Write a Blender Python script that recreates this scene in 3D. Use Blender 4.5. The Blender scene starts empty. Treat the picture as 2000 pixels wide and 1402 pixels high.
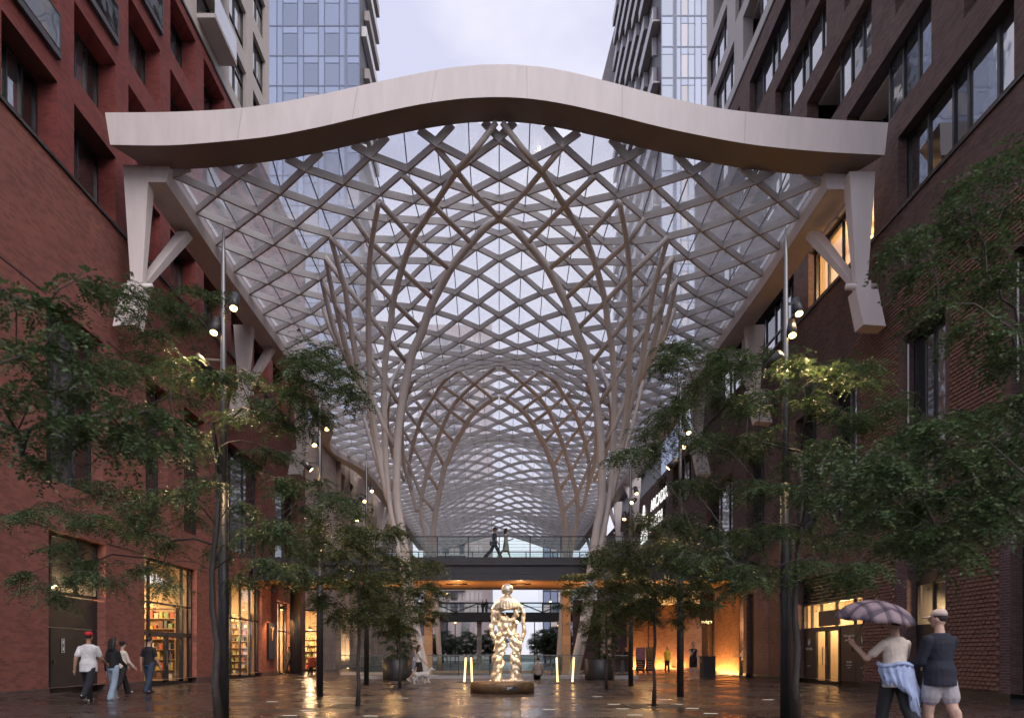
import bpy, bmesh, math, random
import numpy as np
from mathutils import Vector, Matrix
R = math.radians
scene = bpy.context.scene
COL = scene.collection

# ------------------------------------------------------------------ camera
F, CX, CY, CH = 1333.33, 975.0, 1277.0, 1.22
cam_d = bpy.data.cameras.new('camera'); cam = bpy.data.objects.new('camera', cam_d); COL.objects.link(cam)
cam.location = (0, 0, CH); cam.rotation_euler = (R(90), 0, 0)
cam_d.sensor_width = 36; cam_d.lens = 24
cam_d.shift_x = 25/2000; cam_d.shift_y = (CY-701)/2000
cam_d.clip_start = 0.1; cam_d.clip_end = 3000
cam_d.dof.use_dof = True; cam_d.dof.focus_distance = 22; cam_d.dof.aperture_fstop = 1.6
scene.camera = cam

# ------------------------------------------------------------------ world (overcast dusk)
SUN_EL, SUN_AZ = R(40), R(150)
w = bpy.data.worlds.new('World'); scene.world = w; w.use_nodes = True
nt = w.node_tree; nt.nodes.clear()
def wn(t, **k):
    n = nt.nodes.new(t)
    for a, b in k.items(): setattr(n, a, b)
    return n
out = wn('ShaderNodeOutputWorld'); bg = wn('ShaderNodeBackground')
sky = wn('ShaderNodeTexSky'); sky.sky_type = 'NISHITA'; sky.sun_disc = False
sky.sun_elevation = SUN_EL; sky.sun_rotation = SUN_AZ; sky.dust_density = 1; sky.air_density = 1.2
tc = wn('ShaderNodeTexCoord'); mp = wn('ShaderNodeMapping'); mp.inputs['Scale'].default_value = (1.6, 1.6, 3.2)
nz = wn('ShaderNodeTexNoise'); nz.inputs['Scale'].default_value = 2.3; nz.inputs['Detail'].default_value = 7; nz.inputs['Roughness'].default_value = .55
rp = wn('ShaderNodeValToRGB')
rp.color_ramp.elements[0].position = .36; rp.color_ramp.elements[0].color = (3.5, 3.52, 4.5, 1)
rp.color_ramp.elements[1].position = .66; rp.color_ramp.elements[1].color = (4.85, 4.75, 5.25, 1)
mx = wn('ShaderNodeMixRGB'); mx.inputs[0].default_value = .93
nt.links.new(tc.outputs['Generated'], mp.inputs[0]); nt.links.new(mp.outputs[0], nz.inputs['Vector'])
nt.links.new(nz.outputs['Fac'], rp.inputs[0]); nt.links.new(sky.outputs[0], mx.inputs[1]); nt.links.new(rp.outputs[0], mx.inputs[2])
nt.links.new(mx.outputs[0], bg.inputs[0]); nt.links.new(bg.outputs[0], out.inputs[0])
bg.inputs[1].default_value = .112

sun_d = bpy.data.lights.new('sun', 'SUN'); sun_d.energy = 1.0; sun_d.angle = R(50); sun_d.color = (1, .93, .90)
sun = bpy.data.objects.new('sun', sun_d); COL.objects.link(sun)
sun.rotation_euler = (R(90)-SUN_EL, 0, R(30))      # from behind the camera, high
scene.view_settings.view_transform = 'Standard'; scene.view_settings.look = 'None'
scene.view_settings.exposure = 0.92; scene.view_settings.gamma = 1; scene.view_settings.use_curve_mapping = False
scene.render.engine = 'CYCLES'
cy = scene.cycles
cy.use_denoising = True
try: cy.denoiser = 'OPENIMAGEDENOISE'
except Exception: pass
cy.max_bounces = 5; cy.diffuse_bounces = 2; cy.glossy_bounces = 3; cy.transmission_bounces = 4; cy.transparent_max_bounces = 24
cy.caustics_reflective = False; cy.caustics_refractive = False
cy.use_adaptive_sampling = True; cy.adaptive_threshold = .025; cy.adaptive_min_samples = 8
cy.sample_clamp_indirect = 4; cy.use_light_tree = True

# ------------------------------------------------------------------ helpers
def at(px, py, D): return Vector(((px-CX)/F*D, D, CH+(CY-py)/F*D))
def gnd(px, py):
    D = CH*F/(py-CY); return Vector(((px-CX)/F*D, D, 0))
ORG = {}
def props(o, label=None, cat=None, group=None, kind=None):
    if label: o['label'] = label
    if cat: o['category'] = cat
    if group: o['group'] = group
    if kind: o['kind'] = kind
    return o
def thing(name, label, cat, loc=(0, 0, 0), rz=0, group=None):
    o = bpy.data.objects.new(name, None); COL.objects.link(o); o.empty_display_size = .2
    o.location = loc; o.rotation_euler = (0, 0, rz); ORG[o.name] = Vector(loc) if rz == 0 else Vector((0, 0, 0))
    return props(o, label, cat, group)
def origin(o):
    v = Vector((0, 0, 0))
    while o is not None:
        v += ORG.get(o.name, Vector((0, 0, 0))); o = o.parent
    return v
def link_mesh(name, me, mats, parent=None):
    o = bpy.data.objects.new(name, me); COL.objects.link(o)
    if not isinstance(mats, (list, tuple)): mats = [mats]
    if len(me.materials) == 0:
        for m in mats: me.materials.append(m)
    if parent is not None: o.parent = parent
    return o
class MB:
    def __init__(s): s.v = []; s.f = []; s.m = []
    def add(s, vs, fs, mi=0):
        b = len(s.v); s.v += [tuple(v) for v in vs]
        for f in fs: s.f.append([b+i for i in f]); s.m.append(mi)
        return s
    def box(s, x0, x1, y0, y1, z0, z1, mi=0):
        if x1 < x0: x0, x1 = x1, x0
        if y1 < y0: y0, y1 = y1, y0
        return s.add([(x0,y0,z0),(x1,y0,z0),(x1,y1,z0),(x0,y1,z0),(x0,y0,z1),(x1,y0,z1),(x1,y1,z1),(x0,y1,z1)],
                     [(3,2,1,0),(4,5,6,7),(0,1,5,4),(1,2,6,5),(2,3,7,6),(3,0,4,7)], mi)
    def bar(s, p0, p1, wd, ht, up=(0,0,1), mi=0, below=None):
        p0 = Vector(p0); p1 = Vector(p1); d = (p1-p0).normalized(); u = Vector(up)
        sd = d.cross(u)
        if sd.length < 1e-5: sd = d.cross(Vector((1,0,0)))
        sd.normalize(); u = sd.cross(d).normalized()
        lo, hi = (-ht/2, ht/2) if below is None else (0, ht)
        vs = []
        for p in (p0, p1):
            for a, b in ((-1, lo), (1, lo), (1, hi), (-1, hi)): vs.append(p+sd*(a*wd/2)+u*b)
        return s.add(vs, [(0,1,2,3),(7,6,5,4),(0,4,5,1),(1,5,6,2),(2,6,7,3),(3,7,4,0)], mi)
    def tube(s, pts, rad, n=8, mi=0, cap=True):
        pts = [Vector(p) for p in pts]
        if not hasattr(rad, '__len__'): rad = [rad]*len(pts)
        t0 = (pts[1]-pts[0]).normalized(); u = t0.orthogonal().normalized(); rings = []; b = len(s.v)
        for i, p in enumerate(pts):
            t = (pts[min(i+1, len(pts)-1)]-pts[max(i-1, 0)]).normalized()
            u = (u-t*u.dot(t)).normalized(); v = t.cross(u)
            for k in range(n):
                a = 2*math.pi*k/n; s.v.append(tuple(p+(u*math.cos(a)+v*math.sin(a))*rad[i]))
        for i in range(len(pts)-1):
            for k in range(n):
                s.f.append([b+i*n+k, b+i*n+(k+1)%n, b+(i+1)*n+(k+1)%n, b+(i+1)*n+k]); s.m.append(mi)
        if cap:
            s.f.append([b+k for k in range(n)][::-1]); s.m.append(mi)
            s.f.append([b+(len(pts)-1)*n+k for k in range(n)]); s.m.append(mi)
        return s
    def sphere(s, c, r, nu=12, nv=8, mi=0, rot=None):
        if not hasattr(r, '__len__'): r = (r, r, r)
        c = Vector(c); b = len(s.v)
        def put(q):
            q = Vector((q[0]*r[0], q[1]*r[1], q[2]*r[2]))
            if rot is not None: q = rot @ q
            s.v.append(tuple(c+q))
        put((0,0,-1))
        for j in range(1, nv):
            th = -math.pi/2+math.pi*j/nv
            for i in range(nu):
                a = 2*math.pi*i/nu; put((math.cos(th)*math.cos(a), math.cos(th)*math.sin(a), math.sin(th)))
        put((0,0,1)); top = len(s.v)-1
        for i in range(nu):
            s.f.append([b, b+1+(i+1)%nu, b+1+i]); s.m.append(mi)
            s.f.append([top, top-nu+i, top-nu+(i+1)%nu]); s.m.append(mi)
        for j in range(nv-2):
            for i in range(nu):
                q = b+1+j*nu; s.f.append([q+i, q+(i+1)%nu, q+nu+(i+1)%nu, q+nu+i]); s.m.append(mi)
        return s
    def loft(s, rings, n=16, mi=0):          # rings: (centre, rx, ry) horizontal ellipses, bottom to top
        b = len(s.v)
        for c, rx, ry in rings:
            for k in range(n):
                a = 2*math.pi*k/n; s.v.append((c[0]+rx*math.cos(a), c[1]+ry*math.sin(a), c[2]))
        for i in range(len(rings)-1):
            for k in range(n):
                s.f.append([b+i*n+k, b+i*n+(k+1)%n, b+(i+1)*n+(k+1)%n, b+(i+1)*n+k]); s.m.append(mi)
        s.f.append([b+k for k in range(n)][::-1]); s.m.append(mi)
        s.f.append([b+(len(rings)-1)*n+k for k in range(n)]); s.m.append(mi)
        return s
    def cyl(s, x, y, z0, z1, r0, r1=None, n=16, mi=0):
        return s.loft([((x,y,z0), r0, r0), ((x,y,z1), r0 if r1 is None else r1, r0 if r1 is None else r1)], n, mi)
    def cap(s, p0, p1, r0, r1, n=10):        # tapered capsule
        p0 = Vector(p0); p1 = Vector(p1); s.tube([p0, p1], [r0, r1], n); s.sphere(p0, r0, n, 6); s.sphere(p1, r1, n, 6); return s
    def mesh(s, name, off=None):
        me = bpy.data.meshes.new(name)
        vs = s.v if off is None else [(x-off.x, y-off.y, z-off.z) for x, y, z in s.v]
        me.from_pydata(vs, [], s.f); me.update()
        if any(s.m): me.polygons.foreach_set('material_index', s.m)
        return me
    def build(s, name, mats, parent=None, smooth=False, kind=None, local=False, label=None):
        me = s.mesh(name, None if (parent is None or local) else origin(parent))
        if smooth: me.polygons.foreach_set('use_smooth', [True]*len(me.polygons))
        o = link_mesh(name, me, mats, parent)
        if kind: o['kind'] = kind
        if label: o['label'] = label
        return o
TMP = bpy.data.scenes.new('workshop')
def tmp_dg():
    with bpy.context.temp_override(scene=TMP, view_layer=TMP.view_layers[0]):
        return bpy.context.evaluated_depsgraph_get()
def remeshed(mb, name, mats, parent, voxel, smooth_it=2, local=True):
    me = mb.mesh(name); tmp = bpy.data.objects.new('tmp', me); TMP.collection.objects.link(tmp)
    r = tmp.modifiers.new('r', 'REMESH'); r.mode = 'VOXEL'; r.voxel_size = voxel; r.use_smooth_shade = True
    if smooth_it:
        q = tmp.modifiers.new('s', 'SMOOTH'); q.iterations = smooth_it; q.factor = .5
    ev = tmp.evaluated_get(tmp_dg())
    nm = bpy.data.meshes.new_from_object(ev); nm.name = name
    bpy.data.objects.remove(tmp)
    nm.materials.clear()
    nm.polygons.foreach_set('use_smooth', [True]*len(nm.polygons))
    if parent is not None and not local:
        nm.transform(Matrix.Translation(-origin(parent)))
    return link_mesh(name, nm, mats, parent)

# ------------------------------------------------------------------ materials
def new_mat(name):
    m = bpy.data.materials.new(name); m.use_nodes = True; t = m.node_tree; t.nodes.clear()
    o = t.nodes.new('ShaderNodeOutputMaterial'); return m, t, o
def N(t, ty, ins=None, **k):
    n = t.nodes.new(ty)
    for a, b in k.items(): setattr(n, a, b)
    for a, b in (ins or {}).items():
        if isinstance(b, bpy.types.NodeSocket): t.links.new(b, n.inputs[a])
        else: n.inputs[a].default_value = b
    return n
def c4(c, k=1): return (c[0]*k, c[1]*k, c[2]*k, 1)
def pm(name, col, rough=.6, metal=0, var=.18, scale=6, bump=.0, bscale=60, spec=.5, stretch=(1,1,1), coat=0):
    m, t, o = new_mat(name)
    tc = N(t, 'ShaderNodeTexCoord'); mp = N(t, 'ShaderNodeMapping', {'Vector': tc.outputs['Object'], 'Scale': stretch})
    nz = N(t, 'ShaderNodeTexNoise', {'Vector': mp.outputs[0], 'Scale': scale, 'Detail': 5, 'Roughness': .6})
    rp = N(t, 'ShaderNodeValToRGB', {0: nz.outputs['Fac']})
    rp.color_ramp.elements[0].position = .3; rp.color_ramp.elements[1].position = .7
    rp.color_ramp.elements[0].color = c4(col, 1-var); rp.color_ramp.elements[1].color = c4(col, 1+var)
    rr = N(t, 'ShaderNodeMapRange', {'Value': nz.outputs['Fac'], 'To Min': max(.02, rough-.1), 'To Max': min(1, rough+.1)})
    b = N(t, 'ShaderNodeBsdfPrincipled', {'Base Color': rp.outputs[0], 'Roughness': rr.outputs[0], 'Metallic': metal, 'Specular IOR Level': spec, 'Coat Weight': coat})
    if bump:
        n2 = N(t, 'ShaderNodeTexNoise', {'Vector': mp.outputs[0], 'Scale': bscale, 'Detail': 3})
        bp = N(t, 'ShaderNodeBump', {'Height': n2.outputs['Fac'], 'Strength': bump, 'Distance': .02}); t.links.new(bp.outputs[0], b.inputs['Normal'])
    t.links.new(b.outputs[0], o.inputs[0]); return m
def wall_uv(t):
    tc = N(t, 'ShaderNodeTexCoord'); sp = N(t, 'ShaderNodeSeparateXYZ', {0: tc.outputs['Object']})
    ad = N(t, 'ShaderNodeMath', {0: sp.outputs[0], 1: sp.outputs[1]}, operation='ADD')
    return N(t, 'ShaderNodeCombineXYZ', {0: ad.outputs[0], 1: sp.outputs[2]}).outputs[0], tc
def brickmat(name, c1, c2, mortar, bw=.24, rh=.075, ms=.007, rough=.8, patch=.25, bump=.5):
    m, t, o = new_mat(name); uv, tc = wall_uv(t)
    br = N(t, 'ShaderNodeTexBrick', {'Vector': uv, 'Color1': c4(c1), 'Color2': c4(c2), 'Mortar': c4(mortar), 'Scale': 1.0, 'Mortar Size': ms, 'Mortar Smooth': .2, 'Bias': -.2, 'Brick Width': bw, 'Row Height': rh})
    nz = N(t, 'ShaderNodeTexNoise', {'Vector': uv, 'Scale': 1.1, 'Detail': 8, 'Roughness': .65})
    mr = N(t, 'ShaderNodeMapRange', {'Value': nz.outputs['Fac'], 'From Min': .3, 'From Max': .7, 'To Min': 1-patch, 'To Max': 1+patch})
    # a scatter of darker fired bricks
    b2 = N(t, 'ShaderNodeTexBrick', {'Vector': uv, 'Color1': (1,1,1,1), 'Color2': (.76,.74,.78,1), 'Mortar': (1,1,1,1), 'Scale': 1.0, 'Mortar Size': 0, 'Bias': -.35, 'Brick Width': bw, 'Row Height': rh})
    m1 = N(t, 'ShaderNodeMixRGB', {0: 1, 1: br.outputs[0], 2: b2.outputs[0]}, blend_type='MULTIPLY')
    m2 = N(t, 'ShaderNodeMixRGB', {0: 1, 1: m1.outputs[0], 2: mr.outputs[0]}, blend_type='MULTIPLY')
    n3 = N(t, 'ShaderNodeTexNoise', {'Vector': uv, 'Scale': 40, 'Detail': 3})
    h = N(t, 'ShaderNodeMath', {0: n3.outputs['Fac'], 1: .25}, operation='MULTIPLY')
    h2 = N(t, 'ShaderNodeMath', {0: h.outputs[0], 1: br.outputs['Fac']}, operation='SUBTRACT')
    bp = N(t, 'ShaderNodeBump', {'Height': h2.outputs[0], 'Strength': bump, 'Distance': .012})
    b = N(t, 'ShaderNodeBsdfPrincipled', {'Base Color': m2.outputs[0], 'Roughness': rough, 'Specular IOR Level': .35, 'Normal': bp.outputs[0]})
    t.links.new(b.outputs[0], o.inputs[0]); return m
def emit(name, col, s):
    m, t, o = new_mat(name); e = N(t, 'ShaderNodeEmission', {0: c4(col), 1: s}); t.links.new(e.outputs[0], o.inputs[0]); return m
def clear_glass(name, tint=(.93,.95,.96), refl=.09, rough=.03, streak=.0):
    m, t, o = new_mat(name)
    gm = N(t, 'ShaderNodeNewGeometry'); io = N(t, 'ShaderNodeMapRange', {'Value': gm.outputs['Backfacing'], 'To Min': 1.45, 'To Max': 1/1.45})
    fr = N(t, 'ShaderNodeFresnel', {'IOR': io.outputs[0]}); ad = N(t, 'ShaderNodeMath', {0: fr.outputs[0], 1: refl}, operation='ADD'); ad.use_clamp = True
    tr = N(t, 'ShaderNodeBsdfTransparent', {0: c4(tint)}); gl = N(t, 'ShaderNodeBsdfGlossy', {0: (1,1,1,1), 'Roughness': rough})
    mx = N(t, 'ShaderNodeMixShader', {0: ad.outputs[0], 1: tr.outputs[0], 2: gl.outputs[0]})
    if streak:
        tc = N(t, 'ShaderNodeTexCoord'); nz = N(t, 'ShaderNodeTexNoise', {'Vector': tc.outputs['Object'], 'Scale': 1.4, 'Detail': 6})
        mr = N(t, 'ShaderNodeMapRange', {'Value': nz.outputs['Fac'], 'From Min': .3, 'From Max': .7, 'To Min': streak*.55, 'To Max': streak})
        df = N(t, 'ShaderNodeBsdfTranslucent', {0: (.86,.86,.90,1)})
        m3 = N(t, 'ShaderNodeMixShader', {0: mr.outputs[0], 1: mx.outputs[0], 2: df.outputs[0]}); t.links.new(m3.outputs[0], o.inputs[0])
    else: t.links.new(mx.outputs[0], o.inputs[0])
    return m
def dark_glass(name, col=(.02,.022,.025), refl=.25, wav=.15, rough=.03, tint=(1,1,1), rv=(.45,1.9)):
    m, t, o = new_mat(name)
    tc = N(t, 'ShaderNodeTexCoord'); nz = N(t, 'ShaderNodeTexNoise', {'Vector': tc.outputs['Object'], 'Scale': .9, 'Detail': 2})
    bp = N(t, 'ShaderNodeBump', {'Height': nz.outputs['Fac'], 'Strength': wav, 'Distance': .12})
    rnd = N(t, 'ShaderNodeObjectInfo'); mr = N(t, 'ShaderNodeMapRange', {'Value': rnd.outputs['Random'], 'To Min': rv[0], 'To Max': rv[1]})
    cm = N(t, 'ShaderNodeMixRGB', {0: 1, 1: c4(col), 2: mr.outputs[0]}, blend_type='MULTIPLY')
    df = N(t, 'ShaderNodeBsdfDiffuse', {0: cm.outputs[0]}); gl = N(t, 'ShaderNodeBsdfGlossy', {0: c4(tint), 'Roughness': rough, 'Normal': bp.outputs[0]})
    fr = N(t, 'ShaderNodeFresnel', {'IOR': 1.5, 'Normal': bp.outputs[0]}); ad = N(t, 'ShaderNodeMath', {0: fr.outputs[0], 1: refl}, operation='ADD'); ad.use_clamp = True
    mx = N(t, 'ShaderNodeMixShader', {0: ad.outputs[0], 1: df.outputs[0], 2: gl.outputs[0]}); t.links.new(mx.outputs[0], o.inputs[0]); return m
def leafmat(name, col, col2):
    m, t, o = new_mat(name)
    g = N(t, 'ShaderNodeNewGeometry'); rp = N(t, 'ShaderNodeValToRGB', {0: g.outputs['Random Per Island']})
    rp.color_ramp.elements[0].color = c4(col, .6); rp.color_ramp.elements[1].color = c4(col2)
    e = rp.color_ramp.elements.new(.55); e.color = c4(col)
    b = N(t, 'ShaderNodeBsdfPrincipled', {'Base Color': rp.outputs[0], 'Roughness': .42, 'Specular IOR Level': .5})
    tl = N(t, 'ShaderNodeBsdfTranslucent', {0: rp.outputs[0]})
    mx = N(t, 'ShaderNodeMixShader', {0: .28, 1: b.outputs[0], 2: tl.outputs[0]}); t.links.new(mx.outputs[0], o.inputs[0]); return m
def pavement(name):
    m, t, o = new_mat(name)
    tc = N(t, 'ShaderNodeTexCoord')
    br = N(t, 'ShaderNodeTexBrick', {'Vector': tc.outputs['Object'], 'Color1': (.100,.066,.054,1), 'Color2': (.058,.042,.038,1), 'Mortar': (.016,.014,.014,1), 'Scale': 1.0, 'Mortar Size': .009, 'Bias': 0, 'Brick Width': .3, 'Row Height': .1})
    nz = N(t, 'ShaderNodeTexNoise', {'Vector': tc.outputs['Object'], 'Scale': .55, 'Detail': 6, 'Roughness': .6})
    puddle = N(t, 'ShaderNodeMapRange', {'Value': nz.outputs['Fac'], 'From Min': .38, 'From Max': .66, 'To Min': .34, 'To Max': .07})
    b2 = N(t, 'ShaderNodeTexBrick', {'Vector': tc.outputs['Object'], 'Color1': (0,0,0,1), 'Color2': (1,1,1,1), 'Mortar': (.5,.5,.5,1), 'Scale': 1.0, 'Mortar Size': .0, 'Brick Width': .3, 'Row Height': .1})
    ra = N(t, 'ShaderNodeMath', {0: b2.outputs[0], 1: .10}, operation='MULTIPLY')
    rg = N(t, 'ShaderNodeMath', {0: puddle.outputs[0], 1: ra.outputs[0]}, operation='ADD')
    n2 = N(t, 'ShaderNodeTexNoise', {'Vector': tc.outputs['Object'], 'Scale': 9, 'Detail': 4})
    hh = N(t, 'ShaderNodeMath', {0: n2.outputs['Fac'], 1: .6}, operation='MULTIPLY')
    h1 = N(t, 'ShaderNodeMath', {0: b2.outputs[0], 1: .55}, operation='MULTIPLY')
    h2 = N(t, 'ShaderNodeMath', {0: h1.outputs[0], 1: hh.outputs[0]}, operation='ADD')
    h3 = N(t, 'ShaderNodeMath', {0: h2.outputs[0], 1: br.outputs['Fac']}, operation='SUBTRACT')
    bp = N(t, 'ShaderNodeBump', {'Height': h3.outputs[0], 'Strength': .35, 'Distance': .006})
    b = N(t, 'ShaderNodeBsdfPrincipled', {'Base Color': br.outputs[0], 'Roughness': rg.outputs[0], 'Specular IOR Level': .7, 'Normal': bp.outputs[0]})
    t.links.new(b.outputs[0], o.inputs[0]); return m

M = {}
M['red'] = brickmat('red_brick', (.275,.092,.070), (.215,.074,.060), (.19,.115,.095), patch=.13)
M['red_deep'] = brickmat('red_glazed_brick', (.235,.050,.041), (.19,.041,.036), (.14,.065,.06), bw=.2, patch=.15)
M['dark_brick'] = brickmat('dark_brick', (.150,.088,.074), (.112,.068,.060), (.065,.052,.058), bw=.22, patch=.2)
M['plum_brick'] = brickmat('plum_brick', (.12,.065,.075), (.095,.055,.065), (.19,.15,.16), ms=.011)
M['tex_brick'] = pm('protruding_brick', (.18,.088,.064), .75, var=.25, scale=9, bump=.3)
M['orange_brick'] = brickmat('buff_brick', (.33,.16,.085), (.27,.125,.065), (.16,.09,.06), patch=.15)
M['cream'] = pm('cream_painted_steel', (.74,.665,.65), .42, var=.075, scale=1.6, bump=.04, stretch=(1.6,1.6,.3))
M['steel'] = pm('warm_grey_painted_steel', (.52,.49,.485), .42, var=.07, scale=2)
M['tubes'] = pm('beige_painted_tube', (.73,.66,.625), .38, var=.06, scale=2, spec=.5)
M['beige'] = pm('beige_panel', (.52,.455,.41), .6, var=.06, scale=1.2, bump=.03)
M['grey_beige'] = pm('grey_beige_panel', (.44,.395,.385), .6, var=.07, scale=1.2, bump=.03)
M['stone'] = brickmat('travertine', (.50,.40,.33), (.46,.37,.31), (.3,.24,.2), bw=1.2, rh=.6, ms=.012, patch=.15, bump=.2)
M['frame'] = pm('black_window_frame', (.018,.017,.019), .4, var=.2)
M['blackmetal'] = pm('black_metal', (.028,.026,.027), .42, var=.25, scale=4)
M['bridge'] = pm('charcoal_steel', (.045,.042,.048), .45, var=.15, scale=3)
M['wood'] = pm('wood_soffit', (.42,.22,.09), .5, var=.3, scale=3, stretch=(.3,8,1))
M['silver'] = pm('brushed_pole', (.20,.195,.195), .42, 1, var=.08)
M['pane'] = dark_glass('dark_window_glass', refl=.10, wav=.06)
M['pane_b'] = dark_glass('reflecting_window_glass', (.06,.063,.072), .30, .07)
M['tower_glass'] = dark_glass('tower_glass', (.34,.40,.57), .03, .03, .08, (.92,.96,1), (.92,1.08))
M['tower_pane'] = dark_glass('tower_window', (.27,.32,.45), .05, .03, .06, (.9,.94,1), (.8,1.15))
M['far_pane'] = dark_glass('far_window', (.10,.09,.10), .2, .05, .1)
M['shopglass'] = clear_glass('shop_glass', (.95,.955,.95), .0)
M['balglass'] = clear_glass('balustrade_glass', (.90,.955,.94), -.025)
M['roofglass'] = clear_glass('roof_glass', (.90,.92,.95), .03, .05, streak=.36)
M['pave'] = pavement('wet_pavers')
M['asphalt'] = pm('asphalt', (.05,.05,.05), .7, var=.2, scale=3)
M['warm'] = emit('lamp_warm', (1,.60,.22), 7)
M['lens_dim'] = emit('added_soffit_lens', (1,.6,.25), .9)
M['soffit'] = pm('shade_brown_soffit', (.27,.215,.19), .5, var=.06, scale=1.5)  # cream beam's underside painted darker brown: its shade is put into the colour
M['warm_soft'] = emit('lamp_warm_soft', (1,.62,.25), 2.5)
M['white_glow'] = emit('sign_white', (1,.98,.95), .75)
M['led'] = emit('led_tube', (1,.58,.20), 2.6)
M['white_dash'] = emit('ground_light', (1,.85,.68), .5)
M['plaster'] = pm('warm_plaster', (.36,.26,.15), .7, var=.1)
M['shelfwood'] = pm('shelf_oak', (.42,.27,.14), .5, var=.2, stretch=(1,1,6))
M['floorint'] = pm('shop_floor', (.3,.24,.18), .4, var=.1)
M['bark'] = pm('wet_bark', (.040,.031,.026), .6, var=.45, scale=14, bump=.6, bscale=30, stretch=(1,1,.3))
M['leaf'] = leafmat('locust_leaf', (.066,.115,.046), (.135,.175,.06))
M['leaf2'] = leafmat('locust_leaf_warm', (.085,.115,.038), (.165,.165,.05))
M['leaf3'] = leafmat('shrub_leaf', (.075,.125,.055), (.12,.17,.07))
M['bronze'] = None
M['white'] = pm('white_paint', (.75,.74,.74), .5, var=.05)
M['curtain'] = pm('pale_curtain', (.5,.48,.45), .8, var=.1, stretch=(8,8,.2))
M['darkint'] = pm('unlit_room', (.05,.047,.045), .9, var=.2)
M['navy'] = pm('navy_panel', (.012,.014,.03), .5)
# ================================================================== ground
mb = MB(); mb.add([(-900,-900,-.004),(900,-900,-.004),(900,1500,-.004),(-900,1500,-.004)], [(0,1,2,3)])
props(mb.build('ground', M['asphalt']), kind='structure')
mb = MB(); mb.add([(-13.9,-12,0),(13.9,-12,0),(13.9,110,0),(-13.9,110,0)], [(0,1,2,3)])
props(mb.build('plaza_pavement', M['pave']), kind='structure')

WX = 13.2
def wall_x(x, sg, D0, D1, z0, z1, ops, depth):
    """one skin of wall on the plane x facing sg, with reveals round its openings"""
    Ds = sorted({D0, D1, *[v for o in ops for v in o[:2] if D0 < v < D1]}); Zs = sorted({z0, z1, *[v for o in ops for v in o[2:4] if z0 < v < z1]})
    mb = MB()
    def isopen(i, j):
        if i < 0 or j < 0 or i >= len(Ds)-1 or j >= len(Zs)-1: return False
        d = (Ds[i]+Ds[i+1])/2; z = (Zs[j]+Zs[j+1])/2
        return any(o[0] < d < o[1] and o[2] < z < o[3] for o in ops)
    xb = x-sg*depth
    for i in range(len(Ds)-1):
        for j in range(len(Zs)-1):
            a, b, c, d = Ds[i], Ds[i+1], Zs[j], Zs[j+1]
            if not isopen(i, j):
                mb.add([(x,a,c),(x,b,c),(x,b,d),(x,a,d)], [(0,1,2,3) if sg > 0 else (3,2,1,0)])
            else:
                if not isopen(i-1, j): mb.add([(x,a,c),(x,a,d),(xb,a,d),(xb,a,c)], [(0,1,2,3)])
                if not isopen(i+1, j): mb.add([(x,b,c),(x,b,d),(xb,b,d),(xb,b,c)], [(0,1,2,3)])
                if not isopen(i, j-1): mb.add([(x,a,c),(x,b,c),(xb,b,c),(xb,a,c)], [(0,1,2,3)])
                if not isopen(i, j+1): mb.add([(x,a,d),(x,b,d),(xb,b,d),(xb,a,d)], [(0,1,2,3)])
    xe = x-sg*(depth+3)
    mb.add([(x,D0,z0),(x,D0,z1),(xe,D0,z1),(xe,D0,z0)], [(0,1,2,3)]); mb.add([(x,D1,z0),(x,D1,z1),(xe,D1,z1),(xe,D1,z0)], [(0,1,2,3)])
    mb.add([(x,D0,z1),(x,D1,z1),(xe,D1,z1),(xe,D0,z1)], [(0,1,2,3)])
    return mb
def window_x(par, x, sg, a, b, c, d, vs=(), hs=(), fr=.07, gl='pane', dp=.10, frm='frame', name='window', room=True, hi=None, lit=False):
    """frame, mullions and panes of one window whose outer face lies at x (facing sg)"""
    xo, xi = x, x-sg*dp
    mb = MB()
    mb.box(xo, xi, a, b, c, c+fr); mb.box(xo, xi, a, b, d-fr, d); mb.box(xo, xi, a, a+fr, c+fr, d-fr); mb.box(xo, xi, b-fr, b, c+fr, d-fr)
    vp = [a+fr/2]+[a+(b-a)*v for v in vs]+[b-fr/2]; hp = [c+fr/2]+[c+(d-c)*h for h in hs]+[d-fr/2]
    for v in vp[1:-1]: mb.box(xo-sg*.004, xi, v-fr/2, v+fr/2, c+fr, d-fr)
    for h in hp[1:-1]: mb.box(xo-sg*.008, xi, a+fr, b-fr, h-fr*.4, h+fr*.4)
    wo = mb.build(name, M[frm], par)
    xg = x-sg*dp*.6
    for i in range(len(vp)-1):
        for j in range(len(hp)-1):
            g = gl if isinstance(gl, str) else gl[(i+j*3) % len(gl)]
            q = MB(); q.box(xg, xg-sg*.02, vp[i]+fr/2, vp[i+1]-fr/2, hp[j]+fr*.4, hp[j+1]-fr*.4)
            q.build('pane', M[g], wo)
    return wo
def room(par, x, sg, a, b, c, d, deep, mat='plaster', floor='floorint', name='room_interior'):
    xb = x-sg*deep
    mb = MB()
    mb.add([(xb,a,c),(xb,b,c),(xb,b,d),(xb,a,d)], [(0,1,2,3)]); mb.add([(x,a,c),(xb,a,c),(xb,a,d),(x,a,d)], [(0,1,2,3)])
    mb.add([(x,b,c),(xb,b,c),(xb,b,d),(x,b,d)], [(0,1,2,3)]); mb.add([(x,a,d),(x,b,d),(xb,b,d),(xb,a,d)], [(0,1,2,3)])
    mb.add([(x,a,c),(x,b,c),(xb,b,c),(xb,a,c)], [(0,1,2,3)], 1)
    return mb.build(name, [M[mat], M[floor]], par)
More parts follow.
